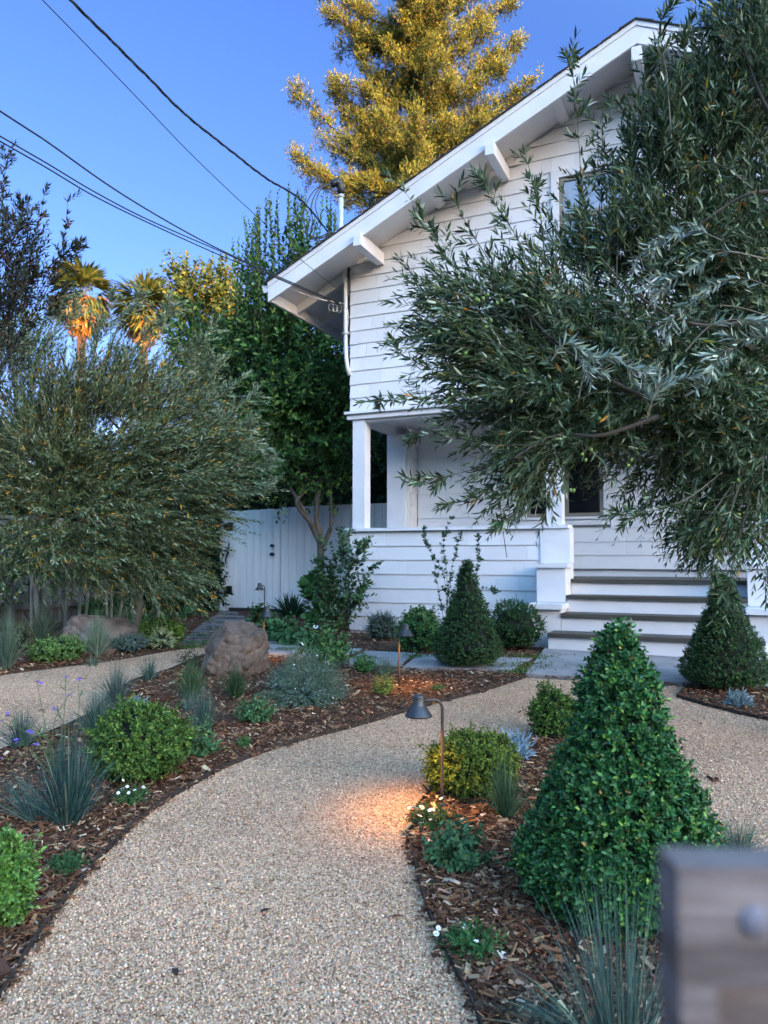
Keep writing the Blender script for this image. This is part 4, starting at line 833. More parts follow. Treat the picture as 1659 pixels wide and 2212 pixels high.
# --- olive on the left
def left_olive():
    base = np.array([-2.95, 9.0, float(gz(9.0))]); t = thing('olive_tree', 'wide olive tree on the left with drooping grey green and yellow leaves', 'olive tree', base)
    mb, sb = MB(), MB(); kw = dict(ll=.066, lw=.0150, alpha=30, st=KITE, curl=.1)
    def mass(x, y, d, rx, ry, rd, n, dirn, L_=.55, spread=.17, outw=.35, droop=.12, m=26):
        n = int(n * 1.3); k = px(d); O, D = mass_shoots(W(x, y, d), (rx * k, rd, ry * k), n, dirn, spread, outw); Ls = L_ * rng.uniform(.5, 1.2, n)
        shoots(mb, O, D, Ls, np.stack([np.zeros(n), np.zeros(n), -droop * Ls], 1), m, stem_mat=0, smb=sb, stem_r=.0022, stem_tint=(.16, .15, .09), pal=OLV_L, **kw)
    for (x, y, rx, ry, n, dv) in [(90, 940, 90, 45, 130, (.3, -.2, .8)), (210, 900, 80, 40, 120, (.5, -.2, .9)), (320, 970, 80, 45, 150, (.8, -.3, .4)), (170, 1010, 110, 50, 180, (.5, -.4, .3)), (400, 1040, 60, 40, 90, (.9, -.2, .2))]: mass(x, y, 7.9 + .3 * math.sin(x), rx, ry, .5, n, dv, L_=.6)
    mass(60, 990, 7.8, 150, 110, .8, 330, (-.1, -.3, .4)); mass(320, 900, 8.0, 100, 55, .6, 190, (.6, -.1, .75), L_=.65); mass(30, 780, 7.9, 60, 50, .5, 45, (.2, 0, 1), L_=.65); mass(130, 880, 8.0, 130, 45, .6, 110, (.3, -.1, 1), L_=.65)
    mass(30, 790, 8.0, 70, 60, .5, 70, (.3, 0, 1), L_=.6); mass(250, 830, 8.1, 80, 40, .5, 70, (.4, 0, 1), L_=.6)
    mass(430, 985, 8.0, 55, 70, .5, 170, (.85, -.2, .5), L_=.6); mass(435, 1030, 8.0, 50, 45, .5, 90, (.9, -.1, .3), L_=.5)
    mass(300, 1100, 8.0, 170, 90, .8, 360, (.7, -.3, .12), droop=.15); mass(100, 1130, 8.0, 130, 80, .7, 200, (.2, -.4, .1), droop=.15); mass(345, 1205, 8.0, 60, 60, .5, 100, (.7, -.2, -.15), droop=.2, L_=.4)
    mass(250, 1215, 8.1, 90, 50, .5, 70, (.5, -.3, -.1), L_=.35, droop=.2)
    mass(180, 1200, 7.9, 190, 55, .6, 150, (.5, -.3, -.05), L_=.4, droop=.2); mass(350, 1255, 7.9, 90, 40, .4, 70, (.6, -.2, -.2), L_=.35, droop=.2); mass(200, 880, 8.4, 220, 60, .4, 90, (.3, 0, .8))
    for P_ in [[(400, 980), (480, 900), (530, 870), (553, 850)], [(60, 860), (90, 760), (150, 690), (165, 650)], [(20, 860), (40, 760), (60, 690)], [(300, 860), (380, 780), (430, 745)], [(330, 840), (400, 800), (450, 770)], [(250, 820), (300, 740), (345, 700)], [(150, 860), (200, 760), (232, 700)], [(380, 900), (470, 860), (520, 820)], [(430, 1010), (500, 980), (545, 960), (573, 985)], [(420, 1050), (500, 1060), (560, 1058), (588, 1050)], [(400, 1000), (480, 1000), (540, 1010), (570, 1008)], [(350, 850), (400, 790), (430, 740), (470, 700)], [(300, 800), (350, 700), (378, 660)], [(380, 900), (450, 830), (465, 790)], [(200, 780), (215, 690), (245, 640)], [(100, 760), (120, 680), (150, 640)], [(420, 950), (500, 930), (540, 905)], [(230, 700), (280, 670), (300, 640)]]:
        pts = [W(x, y, 7.7) for x, y in P_]; strand(mb, sb, pts, .006, 18, .30, dict(kw, m=16), [(3, (.16, .21, .11)), (2, (.28, .33, .21)), (1, (.07, .10, .04))], 44)
    hub = base + np.array([.1, -.1, .75]); tg = [W(*q) for q in [(230, 900, 8), (60, 950, 7.9), (400, 950, 8), (330, 780, 8.2), (130, 760, 8), (450, 1030, 8), (300, 1080, 8), (100, 1100, 8), (380, 1180, 8), (40, 720, 8), (350, 850, 8)]]
    limbs_to(sb, hub, tg, .035, (.07, .06, .05), .2); tr_ = MB(); C = smooth_line([tuple(base - [0, 0, .05]), tuple(base + [.06, 0, .35]), tuple(hub + [0, 0, .05])], 5); tr_.tube(C, np.linspace(.09, .06, len(C)), 10)
    rootparent(t, mb.build('crown', M['olive_leaf'], t), sb.build('branches', M['tinted'], t), tr_.build('trunk', M['bark'], t, smooth=True))
    # darker young olive nearer the camera at the very edge
    base = np.array([-3.9, 6.6, float(gz(6.6))]); t = thing('olive_tree', 'dark upright olive shoots against the sky at the far left edge', 'olive tree', base); mb, sb = MB(), MB(); D_ = 6.3
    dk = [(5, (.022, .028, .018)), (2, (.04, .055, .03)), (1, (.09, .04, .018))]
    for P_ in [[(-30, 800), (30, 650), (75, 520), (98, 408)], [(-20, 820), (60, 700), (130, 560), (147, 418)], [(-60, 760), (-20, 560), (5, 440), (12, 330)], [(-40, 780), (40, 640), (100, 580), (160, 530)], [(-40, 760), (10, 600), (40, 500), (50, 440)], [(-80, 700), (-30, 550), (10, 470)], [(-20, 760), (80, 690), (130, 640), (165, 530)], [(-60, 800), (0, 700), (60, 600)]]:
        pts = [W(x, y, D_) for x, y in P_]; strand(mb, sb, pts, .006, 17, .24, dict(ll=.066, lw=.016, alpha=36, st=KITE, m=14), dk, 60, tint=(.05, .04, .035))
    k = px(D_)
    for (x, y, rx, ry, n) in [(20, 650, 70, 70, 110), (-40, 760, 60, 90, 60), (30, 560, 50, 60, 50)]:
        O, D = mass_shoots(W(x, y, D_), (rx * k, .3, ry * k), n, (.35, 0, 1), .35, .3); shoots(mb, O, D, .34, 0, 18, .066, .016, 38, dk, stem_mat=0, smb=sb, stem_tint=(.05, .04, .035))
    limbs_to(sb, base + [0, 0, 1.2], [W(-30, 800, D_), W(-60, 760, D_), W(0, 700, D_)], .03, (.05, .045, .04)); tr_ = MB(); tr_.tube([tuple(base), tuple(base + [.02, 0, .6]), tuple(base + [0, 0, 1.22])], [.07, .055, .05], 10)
    rootparent(t, mb.build('crown', M['olive_leaf'], t), sb.build('branches', M['tinted'], t), tr_.build('trunk', M['bark'], t, smooth=True))
left_olive()
# --- tall leafy tree by the gate and its neighbours
def leafy_tree(name, label, cat, base, masses, leaders, pal, ll, lw, trunk, st=OVAL, Ls=.55, group=None, m=14, alpha=52, mt='leaf', hub=None, limbs=(), ttint=(.05, .045, .04)):
    base = np.array(base, float); t = thing(name, label, cat, base, 0, group); mb, sb, tb = MB(), MB(), MB()
    for (x, y, d, rx, ry, rd, n, dirn) in masses:
        k = px(d); O, D = mass_shoots(W(x, y, d), (rx * k, rd, ry * k), n, dirn, .4, .55); L_ = Ls * rng.uniform(.5, 1.2, n)
        shoots(mb, O, D, L_, np.stack([0 * L_, 0 * L_, -.12 * L_], 1), m, ll, lw, alpha, pal, st=st, stem_mat=0, smb=sb, stem_r=.004, stem_tint=(.10, .09, .06), up=.05)
    for (x0, y0, x1, y1, d, w_) in leaders:
        a, b = W(x0, y0, d), W(x1, y1, d + rng.uniform(-.3, .3)); O = a[None]; D = (b - a)[None]; n_ = int(np.linalg.norm(b - a) / w_)
        shoots(mb, O, D, np.array([np.linalg.norm(b - a)]), np.array([[rng.normal(0, .05), 0, 0]]), n_, ll * .8, lw * .85, 42, pal, st=st, stem_mat=0, smb=sb, stem_r=.007, stem_tint=(.12, .10, .06), up=.1)
    if not trunk: tb.tube([tuple(base), tuple(base + [0, 0, .15])], .01, 5, 0)
    for C, r0, r1 in trunk: C = smooth_line(C, 5); tb.tube(C, np.linspace(r0, r1, len(C)), 9, 0)
    if hub is not None: limbs_to(sb, np.array(hub), limbs, .03, ttint, .15)
    rootparent(t, mb.build('crown', M[mt], t), sb.build('branches', M['tinted'], t), tb.build('trunk', M['dark_bark'], t)); return t
GRN = [(5, (.042, .098, .026)), (3, (.065, .155, .034)), (2, (.016, .045, .014)), (2.0, (.17, .27, .05))]
b0 = at(692, 1338); b0 = np.array([(692 - 829.5) / F * 11.6, 11.6, -.93])
tk = lambda q: [tuple(W(x, y, d)) for x, y, d in q]
lead = [(rng.uniform(520, 740) if i > 14 else rng.uniform(505, 620), 640, 0, 0, 12.3 + rng.uniform(-.8, .8), .028) for i in range(46)]
tops = lambda x: 470 + abs(x - 600) * .25 - 95 * math.exp(-((x - 640) / 60) ** 2) if x < 740 else 520
lead2 = []
for i in range(64):
    x = rng.uniform(505, 745); y1 = 455 + 120 * max(0, (560 - x) / 60) ** 1.2 * .5 - 75 * math.exp(-((x - 610) / 45) ** 2) - 40 * math.exp(-((x - 690) / 30) ** 2) + abs(rng.normal(0, 45))
    lead2.append((x + rng.normal(0, 8), y1 + rng.uniform(150, 260), x + rng.normal(0, 6), y1, 12.2 + rng.uniform(-.9, .9), .03))
leafy_tree('tall_leafy_tree', 'tall dense green tree with upright leafy shoots rising behind the white gate and eave', 'tree', b0,
    [(620, 710, 12.3, 95, 90, .9, 260, (0, 0, 1)), (560, 800, 12.3, 85, 110, .9, 300, (-.2, -.2, .9)), (470, 830, 12.6, 70, 110, .9, 230, (-.4, -.2, .8)), (620, 900, 12.0, 80, 100, .8, 260, (-.1, -.3, .6)), (560, 950, 12.2, 60, 80, .7, 130, (-.3, -.3, .5)), (690, 670, 12.3, 50, 80, .8, 100, (0, 0, 1)), (620, 1010, 11.8, 55, 55, .5, 90, (-.1, -.3, .2)), (430, 760, 12.8, 55, 80, .8, 130, (-.3, 0, 1)), (650, 590, 12.3, 80, 45, .8, 70, (0, 0, 1)), (690, 800, 12.3, 45, 100, .6, 120, (.1, -.2, .6)), (650, 880, 11.7, 60, 90, .5, 160, (0, -.3, .5)), (720, 930, 11.8, 40, 90, .5, 120, (0, -.3, .4)), (590, 760, 11.8, 90, 120, .5, 160, (-.1, -.3, .8)), (700, 1030, 12.0, 40, 40, .4, 50, (0, -.2, .3))],
    lead2, GRN, .108, .046, [(tk([(693, 1345, 11.6), (692, 1170, 11.6), (684, 1120, 11.6), (690, 1000, 11.8), (694, 850, 12)]), .06, .03), (tk([(690, 1172, 11.6), (665, 1120, 11.55), (640, 1075, 11.6), (605, 1020, 11.8), (560, 950, 12)]), .042, .018), (tk([(697, 1180, 11.6), (716, 1130, 11.7), (712, 1050, 11.9), (708, 950, 12.1)]), .04, .02), (tk([(688, 1150, 11.6), (640, 1090, 11.4), (655, 1060, 11.5), (640, 990, 11.7)]), .03, .012)],
    Ls=.5, hub=W(660, 1060, 11.8), limbs=[W(620, 900, 12.2), W(500, 860, 12.5), W(560, 800, 12.3), W(640, 700, 12.3), W(690, 700, 12.3), W(600, 1000, 11.9), W(450, 800, 12.6)])
# --- yellow green tree further back
b1 = np.array([(420 - 829.5) / F * 21, 21, -.93])
YG = [(4, (.10, .14, .035)), (3, (.15, .17, .04)), (2, (.05, .085, .03)), (1.2, (.32, .22, .03))]
leafy_tree('yellowing_tree', 'rounded tree with yellowing leaves between the second palm and the tall green tree', 'tree', b1,
    [(430, 680, 21, 60, 60, 1.2, 170, (0, 0, 1)), (400, 620, 21, 30, 35, .7, 60, (-.2, 0, 1)), (470, 640, 21, 35, 45, .8, 80, (.1, 0, 1)), (440, 780, 21, 75, 60, 1.2, 130, (0, 0, .6)), (500, 700, 21, 40, 70, 1, 110, (0, 0, 1))],
    [(385, 660, 355, 555, 21, .07), (420, 640, 400, 585, 21, .07), (450, 620, 455, 560, 21, .07), (380, 640, 372, 580, 21, .07)], YG, .13, .085, [(tk([(425, 1300, 21), (425, 1000, 21), (430, 700, 21)]), .16, .06)], Ls=.8, m=12, hub=W(428, 900, 21), limbs=[W(430, 680, 21), W(480, 700, 21), W(395, 700, 21)])
# --- evergreen mass behind gate and house, its shade painted into the leaves
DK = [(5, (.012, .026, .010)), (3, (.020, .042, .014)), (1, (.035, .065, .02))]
def hedge(name, label, x0, x1, d0, d1, top, n, base_z=-.93, pal=DK, ll=.11, lw=.05, thick=.9, name2='foliage', kk=.35, mt='leaf', low=0):
    a, b = W(x0, 1205, d0), W(x1, 1205, d1); t = thing(name, label, 'hedge', ((a[0] + b[0]) / 2, (a[1] + b[1]) / 2, base_z)); mb, cb = MB(), MB()
    s = rng.random(n); P = a[None] * (1 - s[:, None]) + b[None] * s[:, None]; nrm = np.array([b[1] - a[1], a[0] - b[0], 0]); nrm /= np.linalg.norm(nrm); nrm = nrm if nrm[1] < 0 else -nrm
    tp = np.interp(s, [q[0] for q in top], [q[1] for q in top]); z = base_z + low + (tp - base_z - low) * rng.random(n) ** .8; k = np.array([mnoise.noise(Vector((q * 9, zz * .9, 0))) for q, zz in zip(s, z)])
    P = P + nrm * (rng.uniform(-.25, .2, (n, 1)) + k[:, None] * kk); P[:, 2] = z; D = norm(nrm * .5 + np.array([0, 0, .5]) + .6 * rng.standard_normal((n, 3)))
    shoots(mb, P, D, .32, np.array([0, 0, -.05]), 10, ll, lw, 50, pal, st=KITE, stem_mat=None)
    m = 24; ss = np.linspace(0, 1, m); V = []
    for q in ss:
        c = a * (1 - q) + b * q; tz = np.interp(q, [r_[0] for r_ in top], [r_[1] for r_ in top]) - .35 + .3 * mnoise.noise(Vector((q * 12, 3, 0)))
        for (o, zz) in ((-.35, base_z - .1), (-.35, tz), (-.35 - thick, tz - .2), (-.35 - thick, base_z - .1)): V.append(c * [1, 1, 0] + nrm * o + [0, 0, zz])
    i = np.arange(m - 1); cb.add(V, np.concatenate([np.stack([4 * i + r_, 4 * i + r_ + 1, 4 * i + 5 + r_, 4 * i + 4 + r_], 1) for r_ in range(3)] + [np.array([(0, 1, 2, 3), (4 * m - 4, 4 * m - 3, 4 * m - 2, 4 * m - 1)])]), 0, (.006, .010, .005))  # near-black solid filler, the hedge's inner shade put into its colour
    rootparent(t, mb.build('foliage', M[mt], t), cb.build('shade_core', M['tinted'], t)); return t
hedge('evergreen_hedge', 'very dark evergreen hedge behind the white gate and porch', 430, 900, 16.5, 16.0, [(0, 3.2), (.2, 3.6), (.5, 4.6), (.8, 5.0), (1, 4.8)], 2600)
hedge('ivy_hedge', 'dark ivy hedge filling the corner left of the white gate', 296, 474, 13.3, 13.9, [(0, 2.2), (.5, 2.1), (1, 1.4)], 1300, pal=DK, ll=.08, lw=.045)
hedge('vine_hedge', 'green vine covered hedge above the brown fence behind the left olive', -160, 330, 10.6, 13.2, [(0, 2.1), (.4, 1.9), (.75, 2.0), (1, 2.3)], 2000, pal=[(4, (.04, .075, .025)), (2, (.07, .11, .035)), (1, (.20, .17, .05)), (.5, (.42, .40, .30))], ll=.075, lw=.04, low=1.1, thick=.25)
# --- redwood, sunlit
def redwood():
    d = 31.0; k = px(d); base = np.array([W(905, 1205, d)[0], d, -1.0]); t = thing('redwood_tree', 'tall redwood glowing gold in low sun above the roof', 'conifer', base); mb, sb = MB(), MB()
    top = np.array([W(912, -260, d)[0], d, W(912, -260, d)[2]])
    tr_ = MB(); q = np.linspace(0, 1, 14); C = base[None] * (1 - q[:, None]) + top[None] * q[:, None] + np.stack([.12 * np.sin(q * 9), .1 * np.cos(q * 7), 0 * q], 1); tr_.tube(C, np.linspace(.62, .06, 14), 14)
    pal = [(4, (.22, .22, .045)), (3, (.34, .32, .06)), (2, (.10, .12, .03)), (.8, (.36, .17, .04))]
    def limb(o, tip, dn=0.55, n=60, thick=.35):
        o, tip = np.array(o), np.array(tip); v = tip - o; ln = np.linalg.norm(v); mid = o + v * .55 + np.array([0, 0, -dn * .16 * ln]); C = smooth_line([o, o + v * .28 + rng.normal(0, .04 * ln, 3) - [0, 0, dn * .07 * ln], mid + rng.normal(0, .03 * ln, 3), tip], 6); sb.tube(C, np.linspace(.07, .015, len(C)), 5, 0, (.04, .022, .014))
        nt_ = max(int(ln * 19), 4); s = rng.random(nt_) ** .75 * (len(C) - 1); j = np.clip(s.astype(int), 0, len(C) - 2); g = (s - j)[:, None]; B = C[j] * (1 - g) + C[j + 1] * g; q = (s / len(C))[:, None]
        B = B + rng.standard_normal((nt_, 3)) * np.array([.8, 1, .45]) * (.15 + .07 * ln * (1.05 - q) * thick * 2)
        k = 7; P = np.repeat(B, k, 0) + rng.normal(0, .10, (nt_ * k, 3)); nn = len(P)
        U = np.repeat(norm(norm(v)[None] * .5 + rng.standard_normal((nt_, 3)) * .35 + np.array([0, 0, .7])), k, 0); D = norm(U + .38 * rng.standard_normal((nn, 3))); L_ = rng.uniform(.22, .5, nn)
        shoots(mb, P, D, L_, np.stack([0 * L_, 0 * L_, -.04 * L_], 1), 12, .12, .034, 34, pal, st=KITE, stem_mat=None, spiral=True, sig=.22)
        m2 = nt_ * 4; Bd = B[rng.integers(0, nt_, m2)] + rng.normal(0, .12, (m2, 3)) - [0, 0, .16]; shoots(mb, Bd, norm(rndv(m2) + [0, 0, -.5]), .28, 0, 10, .11, .034, 40, [(3, (.035, .055, .018)), (1, (.07, .09, .025)), (.6, (.22, .10, .035))], st=KITE, stem_mat=None, spiral=True)  # darker sprays under each limb, its own shade put into the colour
    ex = [((880, 330), (640, 195), 1), ((870, 300), (715, 190), 0), ((860, 140), (705, 20), 0), ((850, 60), (700, -20), 0), ((880, 230), (720, 180), 0), ((870, 400), (640, 335), 1), ((880, 360), (690, 300), .4), ((880, 430), (730, 420), .8), ((880, 380), (660, 370), .8), ((930, 300), (1145, 180), 0), ((930, 210), (1125, 90), 0), ((930, 120), (1110, 5), 0), ((930, 360), (1130, 220), 0), ((920, 40), (1080, -60), 0), ((930, 260), (1090, 140), 0), ((890, 250), (780, 120), .3), ((890, 120), (760, 60), 0), ((900, 420), (800, 400), .6), ((900, 330), (780, 250), .7), ((930, 400), (1080, 290), 0), ((860, 90), (735, 110), 0), ((930, 330), (1050, 250), 0), ((900, 350), (740, 240), .4), ((920, 160), (1060, 60), .3), ((900, 380), (760, 330), .6)]
    for (o, tp, dn) in ex:
        a = W(o[0], o[1], d); b = W(tp[0], tp[1], d + rng.uniform(-1.8, 1.2)); limb(a, b, dn, 46)
    for z in np.arange(6.5, 27, .5):
        a = rng.uniform(0, 2 * math.pi); ln = (4.2 if z < 22 else 4.2 - (z - 22) * .4) * rng.uniform(.5, .95); o = np.array([base[0], d, z]); v = np.array([math.cos(a), math.sin(a) * 1.0, .38]); v[0] *= .5
        limb(o, o + v * ln, .5, 30, .3)
    for _ in range(42):
        z = rng.uniform(8, 27); a = rng.uniform(math.pi, 2 * math.pi); o = np.array([base[0], d, z]); limb(o, o + np.array([math.cos(a) * 1.2, math.sin(a) * 1.6, .9]) * rng.uniform(.7, 1.4), 0, 26, .35)
    rootparent(t, mb.build('crown', M['leaf'], t), sb.build('branches', M['tinted'], t), tr_.build('trunk', M['red_bark'], t, smooth=True))
redwood()
# --- fan palms
def palm(label, x, ytop, d, s=1.0, sk_=1.0):
    z = W(x, ytop, d)[2]; X = W(x, ytop, d)[0]; base = np.array([X, d, -1.0]); t = thing('fan_palm', label, 'palm tree', base, 0, 'fan palms in the distance'); mb, sk, tr_ = MB(), MB(), MB()
    hub = np.array([X, d, z - 1.25 * s]); tr_.tube([tuple(base), (X + .1, d, z * .5), tuple(hub)], [.30, .24, .22], 12)
    def fan(mbx, o, v, L_, n, pal, droop, spread=1.25):
        v = norm(np.array([v]))[0]; S = norm(np.cross(v, [0, 0, 1.])[None])[0]; Nn = np.cross(S, v); pet = o + v * L_ * .55; mbx.tube([o, pet], [.02, .014], 4, 0, pick(pal, 1)[0])
        a = np.linspace(-spread, spread, n); D = np.cos(a)[:, None] * v + np.sin(a)[:, None] * S + .1 * rng.standard_normal((n, 3)); leaves(mbx, np.tile(pet, (n, 1)), D, np.tile(Nn, (n, 1)), L_ * .75 * rng.uniform(.8, 1.05, n), .11 * s, pick(pal, n, .2), 0, [(.2, .5), (.6, 1)], .05, droop)
    for i in range(60):
        a = rng.uniform(0, 6.283); e = rng.uniform(-1.0, 1.4); fan(mb, hub, (math.cos(a) * math.cos(e), math.sin(a) * math.cos(e), math.sin(e)), rng.uniform(1.05, 1.4) * s, 15, [(3, (.12, .15, .04)), (2, (.24, .21, .05)), (1, (.06, .09, .03))], .4)
    for i in range(int(80 * sk_)):
        a = rng.uniform(0, 6.283); e = rng.uniform(-1.4, .1); q = rng.uniform(0, 1) ** 1.5; fan(sk, hub - np.array([0, 0, q * .9 * s]), (math.cos(a) * math.cos(e), math.sin(a) * math.cos(e), math.sin(e)), rng.uniform(.85, 1.3) * s * (1 - q * .3), 11, [(3, (.48, .20, .05)), (2, (.34, .13, .035)), (1.5, (.55, .32, .09))], .5, 1.0)
    rootparent(t, mb.build('crown', M['leaf'], t), sk.build('dead_frond_skirt', M['leaf'], t), tr_.build('trunk', M['red_bark'], t, smooth=True))
palm('nearer fan palm on the left with a shaggy orange skirt and tall trunk', 178, 572, 38, 1.25)
palm('second fan palm, right of the taller one and lower in the sky', 312, 603, 42, 1.30, .45)
# ------------------------------------------------------------------ garden plants
def ctr(x, y, r=0.0):
    p = at(x, y); q = p.copy(); q[1] += r; q[0] = p[0] * q[1] / p[1]; q[2] = float(gz(q[1])); return q
BOX = [(5, (.030, .080, .022)), (3, (.055, .125, .030)), (2, (.016, .045, .016)), (.7, (.12, .21, .045))]
BOXB = [(5, (.028, .105, .028)), (3, (.055, .165, .042)), (2, (.012, .05, .016)), (1.0, (.16, .30, .05)), (.10, (.30, .20, .06)), (.8, (.04, .12, .05))]
PITT = [(5, (.060, .125, .025)), (3, (.105, .19, .035)), (2, (.035, .075, .02)), (.8, (.19, .27, .06))]
LIME = [(4, (.14, .24, .04)), (3, (.20, .30, .06)), (2, (.07, .13, .03))]
BLUE = [(4, (.048, .098, .080)), (3, (.080, .140, .115)), (2, (.028, .058, .046)), (.8, (.18, .21, .15))]
BLG = [(4, (.085, .14, .095)), (3, (.13, .19, .13)), (2, (.05, .085, .055)), (.8, (.25, .27, .17))]
GRG = [(4, (.055, .115, .05)), (3, (.085, .15, .065)), (1.5, (.035, .07, .035)), (.6, (.20, .20, .10))]
CAT = [(4, (.06, .14, .058)), (3, (.095, .20, .08)), (2, (.035, .08, .036))]
SILV = [(4, (.115, .165, .14)), (3, (.17, .23, .20)), (2, (.07, .105, .09))]
DKG = [(5, (.022, .055, .030)), (3, (.035, .080, .042)), (1, (.06, .12, .05))]
MID = [(4, (.045, .115, .035)), (3, (.07, .16, .045)), (1, (.12, .21, .05))]
# clipped boxwood cones
CG = 'clipped boxwood cones'
def cone(x, y, w, h, label, n, leaf, pal, sh=.05, amp=.06):
    p0 = at(x, y); d = p0[1]; r = w / 2 * d / F; q = ctr(x, y, r * .75); k = q[1] / F
    return shrub('boxwood_cone', label, 'clipped shrub', q, w / 2 * k, h * k, leaf, pal, n, 8, 'cone', sh, .55, 'waxy_leaf', CG, OVAL, 50, trunk=True, amp=amp, core_k=.84)
cone(1345, 2052, 402, 640, 'largest boxwood cone in the front bed with big glossy leaves', 5200, .026, BOXB, .055, .07)
cone(1010, 1452, 142, 244, 'boxwood cone in front of the left porch wall', 2100, .019, BOX, .04)
cone(1568, 1503, 178, 262, 'boxwood cone right of the steps under the olive branches', 2600, .018, BOX, .04)
def ball(x, y, w, h, label, n, leaf, pal, sh=.05, name='round_shrub', amp=.20, ml=8, mt='leaf', group=None, wr=.5, st=OVAL, alpha=50, sq=1.):
    p0 = at(x, y); d = p0[1]; r = w / 2 * d / F; q = ctr(x, y, r * .7); k = q[1] / F
    return shrub(name, label, 'shrub', q, w / 2 * k * .94, h * k * .87, leaf, pal, n, ml, 'ball', sh, wr, mt, group, st, alpha, amp=amp)
ball(297, 1708, 205, 168, 'big bright green rounded shrub in the middle of the left bed', 1200, .026, PITT, .05)
ball(4, 2020, 105, 200, 'bright green rounded shrub cut by the lower left edge', 900, .024, [(4, (.085, .20, .035)), (3, (.14, .27, .05)), (1, (.05, .10, .03))], .05, mt='waxy_leaf')
ball(1017, 1742, 196, 150, 'golden green mound shrub right behind the front lamp post', 1300, .021, [(4, (.11, .16, .025)), (3, (.18, .22, .03)), (2, (.05, .085, .02))], .045)
ball(1195, 1606, 92, 118, 'green shrub peeking out behind the left side of the largest cone', 700, .022, PITT, .05)
ball(1112, 1408, 118, 110, 'dark green clipped ball between the near cone and the steps', 900, .022, [(4, (.022, .075, .022)), (2, (.04, .11, .03)), (1, (.015, .045, .015))], .05)
ball(122, 1436, 112, 54, 'low light green spreading shrub in front of the grey brown boulder', 500, .030, [(4, (.11, .20, .05)), (3, (.17, .27, .08)), (2, (.05, .10, .03))], .06, sq=.8)
ball(346, 1400, 96, 66, 'lime green mound left of the stepping pavers', 420, .032, LIME, .07)
ball(278, 1412, 74, 40, 'silvery grey low cushion beside the small path', 380, .022, SILV, .05)
ball(350, 1404, 46, 44, 'small cream variegated shrub in front of the lime mound', 160, .030, [(3, (.45, .48, .28)), (2, (.28, .36, .16))], .06, alpha=35)
ball(42, 1408, 56, 60, 'pale olive grey shrublet between the left edge grasses', 240, .020, [(3, (.20, .22, .11)), (2, (.12, .15, .08))], .05)
ball(905, 1412, 96, 96, 'fresh green bushy shrub left of the near cone, against the porch wall', 480, .040, MID, .08, alpha=55)
ball(826, 1386, 76, 66, 'grey green rosemary like shrub at the porch wall corner', 520, .018, [(3, (.09, .14, .12)), (2, (.14, .19, .17)), (1, (.05, .08, .07))], .07, st=KITE, alpha=45)
# westringia with white flowers: many fine grey green spikes
def spiky(x, y, w, h, label, n, pal, fl=0, ll=.020, m=26):
    p0 = at(x, y); d = p0[1]; q = ctr(x, y, w / 2 * d / F * .6); k = q[1] / F
    return mound('grey_leaved_bush', label, 'shrub', q, w / 2 * k * 1.05, h * k * 1.05, n, ll, ll * .28, pal, m, KITE, 46, spread=1.02, spiral=True, droop=.18, sr=.0014, flowers=('tiny', fl, .013) if fl else None)
spiky(662, 1530, 184, 128, 'wide grey green bush dotted with tiny white flowers in the left bed', 1100, [(4, (.10, .165, .125)), (3, (.16, .235, .185)), (1, (.045, .08, .06))], 60, .024)
spiky(700, 1450, 70, 80, 'slim grey shoots rising behind the white flowered grey bush', 90, [(4, (.085, .125, .11)), (2, (.13, .18, .16))])
# grasses
def gr(x, y, w, h, label, n, pal, wd=.0018, lean=(0, 0), stiff=.5, droop=.45, group='ornamental grass tufts', base=.03):
    q = at(x, y); k = q[1] / F; return grass('grass_tuft', label, q, h * k * 1.1, w / 2 * k * 1.12, n, pal, wd, 'ornamental grass', lean, base, group, stiff=stiff, droop=droop)
gr(148, 1780, 170, 185, 'tallest blue green grass tuft, at the front of the left bed', 520, [(4, (.024, .062, .056)), (3, (.045, .098, .086)), (1, (.10, .15, .12)), (.3, (.3, .28, .2))], .0024, base=.05, stiff=.7)
gr(85, 1780, 170, 120, 'fine blue grey tuft leaning left of the tallest grass', 160, BLUE, .0013, lean=(-.12, 0), stiff=.8)
gr(46, 1620, 110, 92, 'dark blue grass tuft at the left edge beside the small path', 300, BLUE, .0017)
gr(212, 1592, 140, 100, 'dense blue grass tuft above the big bright green shrub', 430, BLUE, .0018)
gr(250, 1522, 110, 92, 'blue grass tuft arching over the edge of the small path', 330, [(4, (.05, .09, .08)), (3, (.08, .13, .11)), (1, (.17, .17, .12))], .0017)
gr(321, 1472, 66, 56, 'small blue grass tuft where the small path meets the mulch', 200, BLUE, .0017)
gr(413, 1515, 92, 92, 'green fine grass tuft in front of the round boulder', 420, GRG, .0017)
gr(405, 1535, 70, 50, 'short blue tuft at the foot of the green grass before the boulder', 130, BLUE, .0017)
gr(442, 1582, 84, 96, 'smoky blue grass tuft left of the catmint in the left bed', 320, BLUE, .0016)
gr(507, 1510, 76, 72, 'dark green fine leaved tuft below the round boulder', 380, [(4, (.035, .075, .03)), (2, (.06, .11, .045))], .0016)
gr(600, 1500, 60, 72, 'blue grass tuft left of the white flowered grey bush', 260, BLUE, .0016)
gr(628, 1470, 50, 60, 'dark blue tuft behind the white flowered grey bush', 160, BLUE, .0016)
gr(832, 1462, 76, 48, 'low grey green tuft behind the yellow lit plant', 260, BLG, .0015)
gr(88, 1402, 112, 104, 'grey blue grass tuft left of the grey brown boulder', 420, BLG, .0021)
gr(14, 1446, 84, 120, 'tall green grass tuft cut by the left picture edge', 380, BLG, .0021)
gr(210, 1419, 96, 96, 'pale grass tuft in front of the grey brown boulder, right side', 420, [(4, (.17, .23, .15)), (3, (.23, .28, .19)), (1, (.10, .15, .09))], .0021)
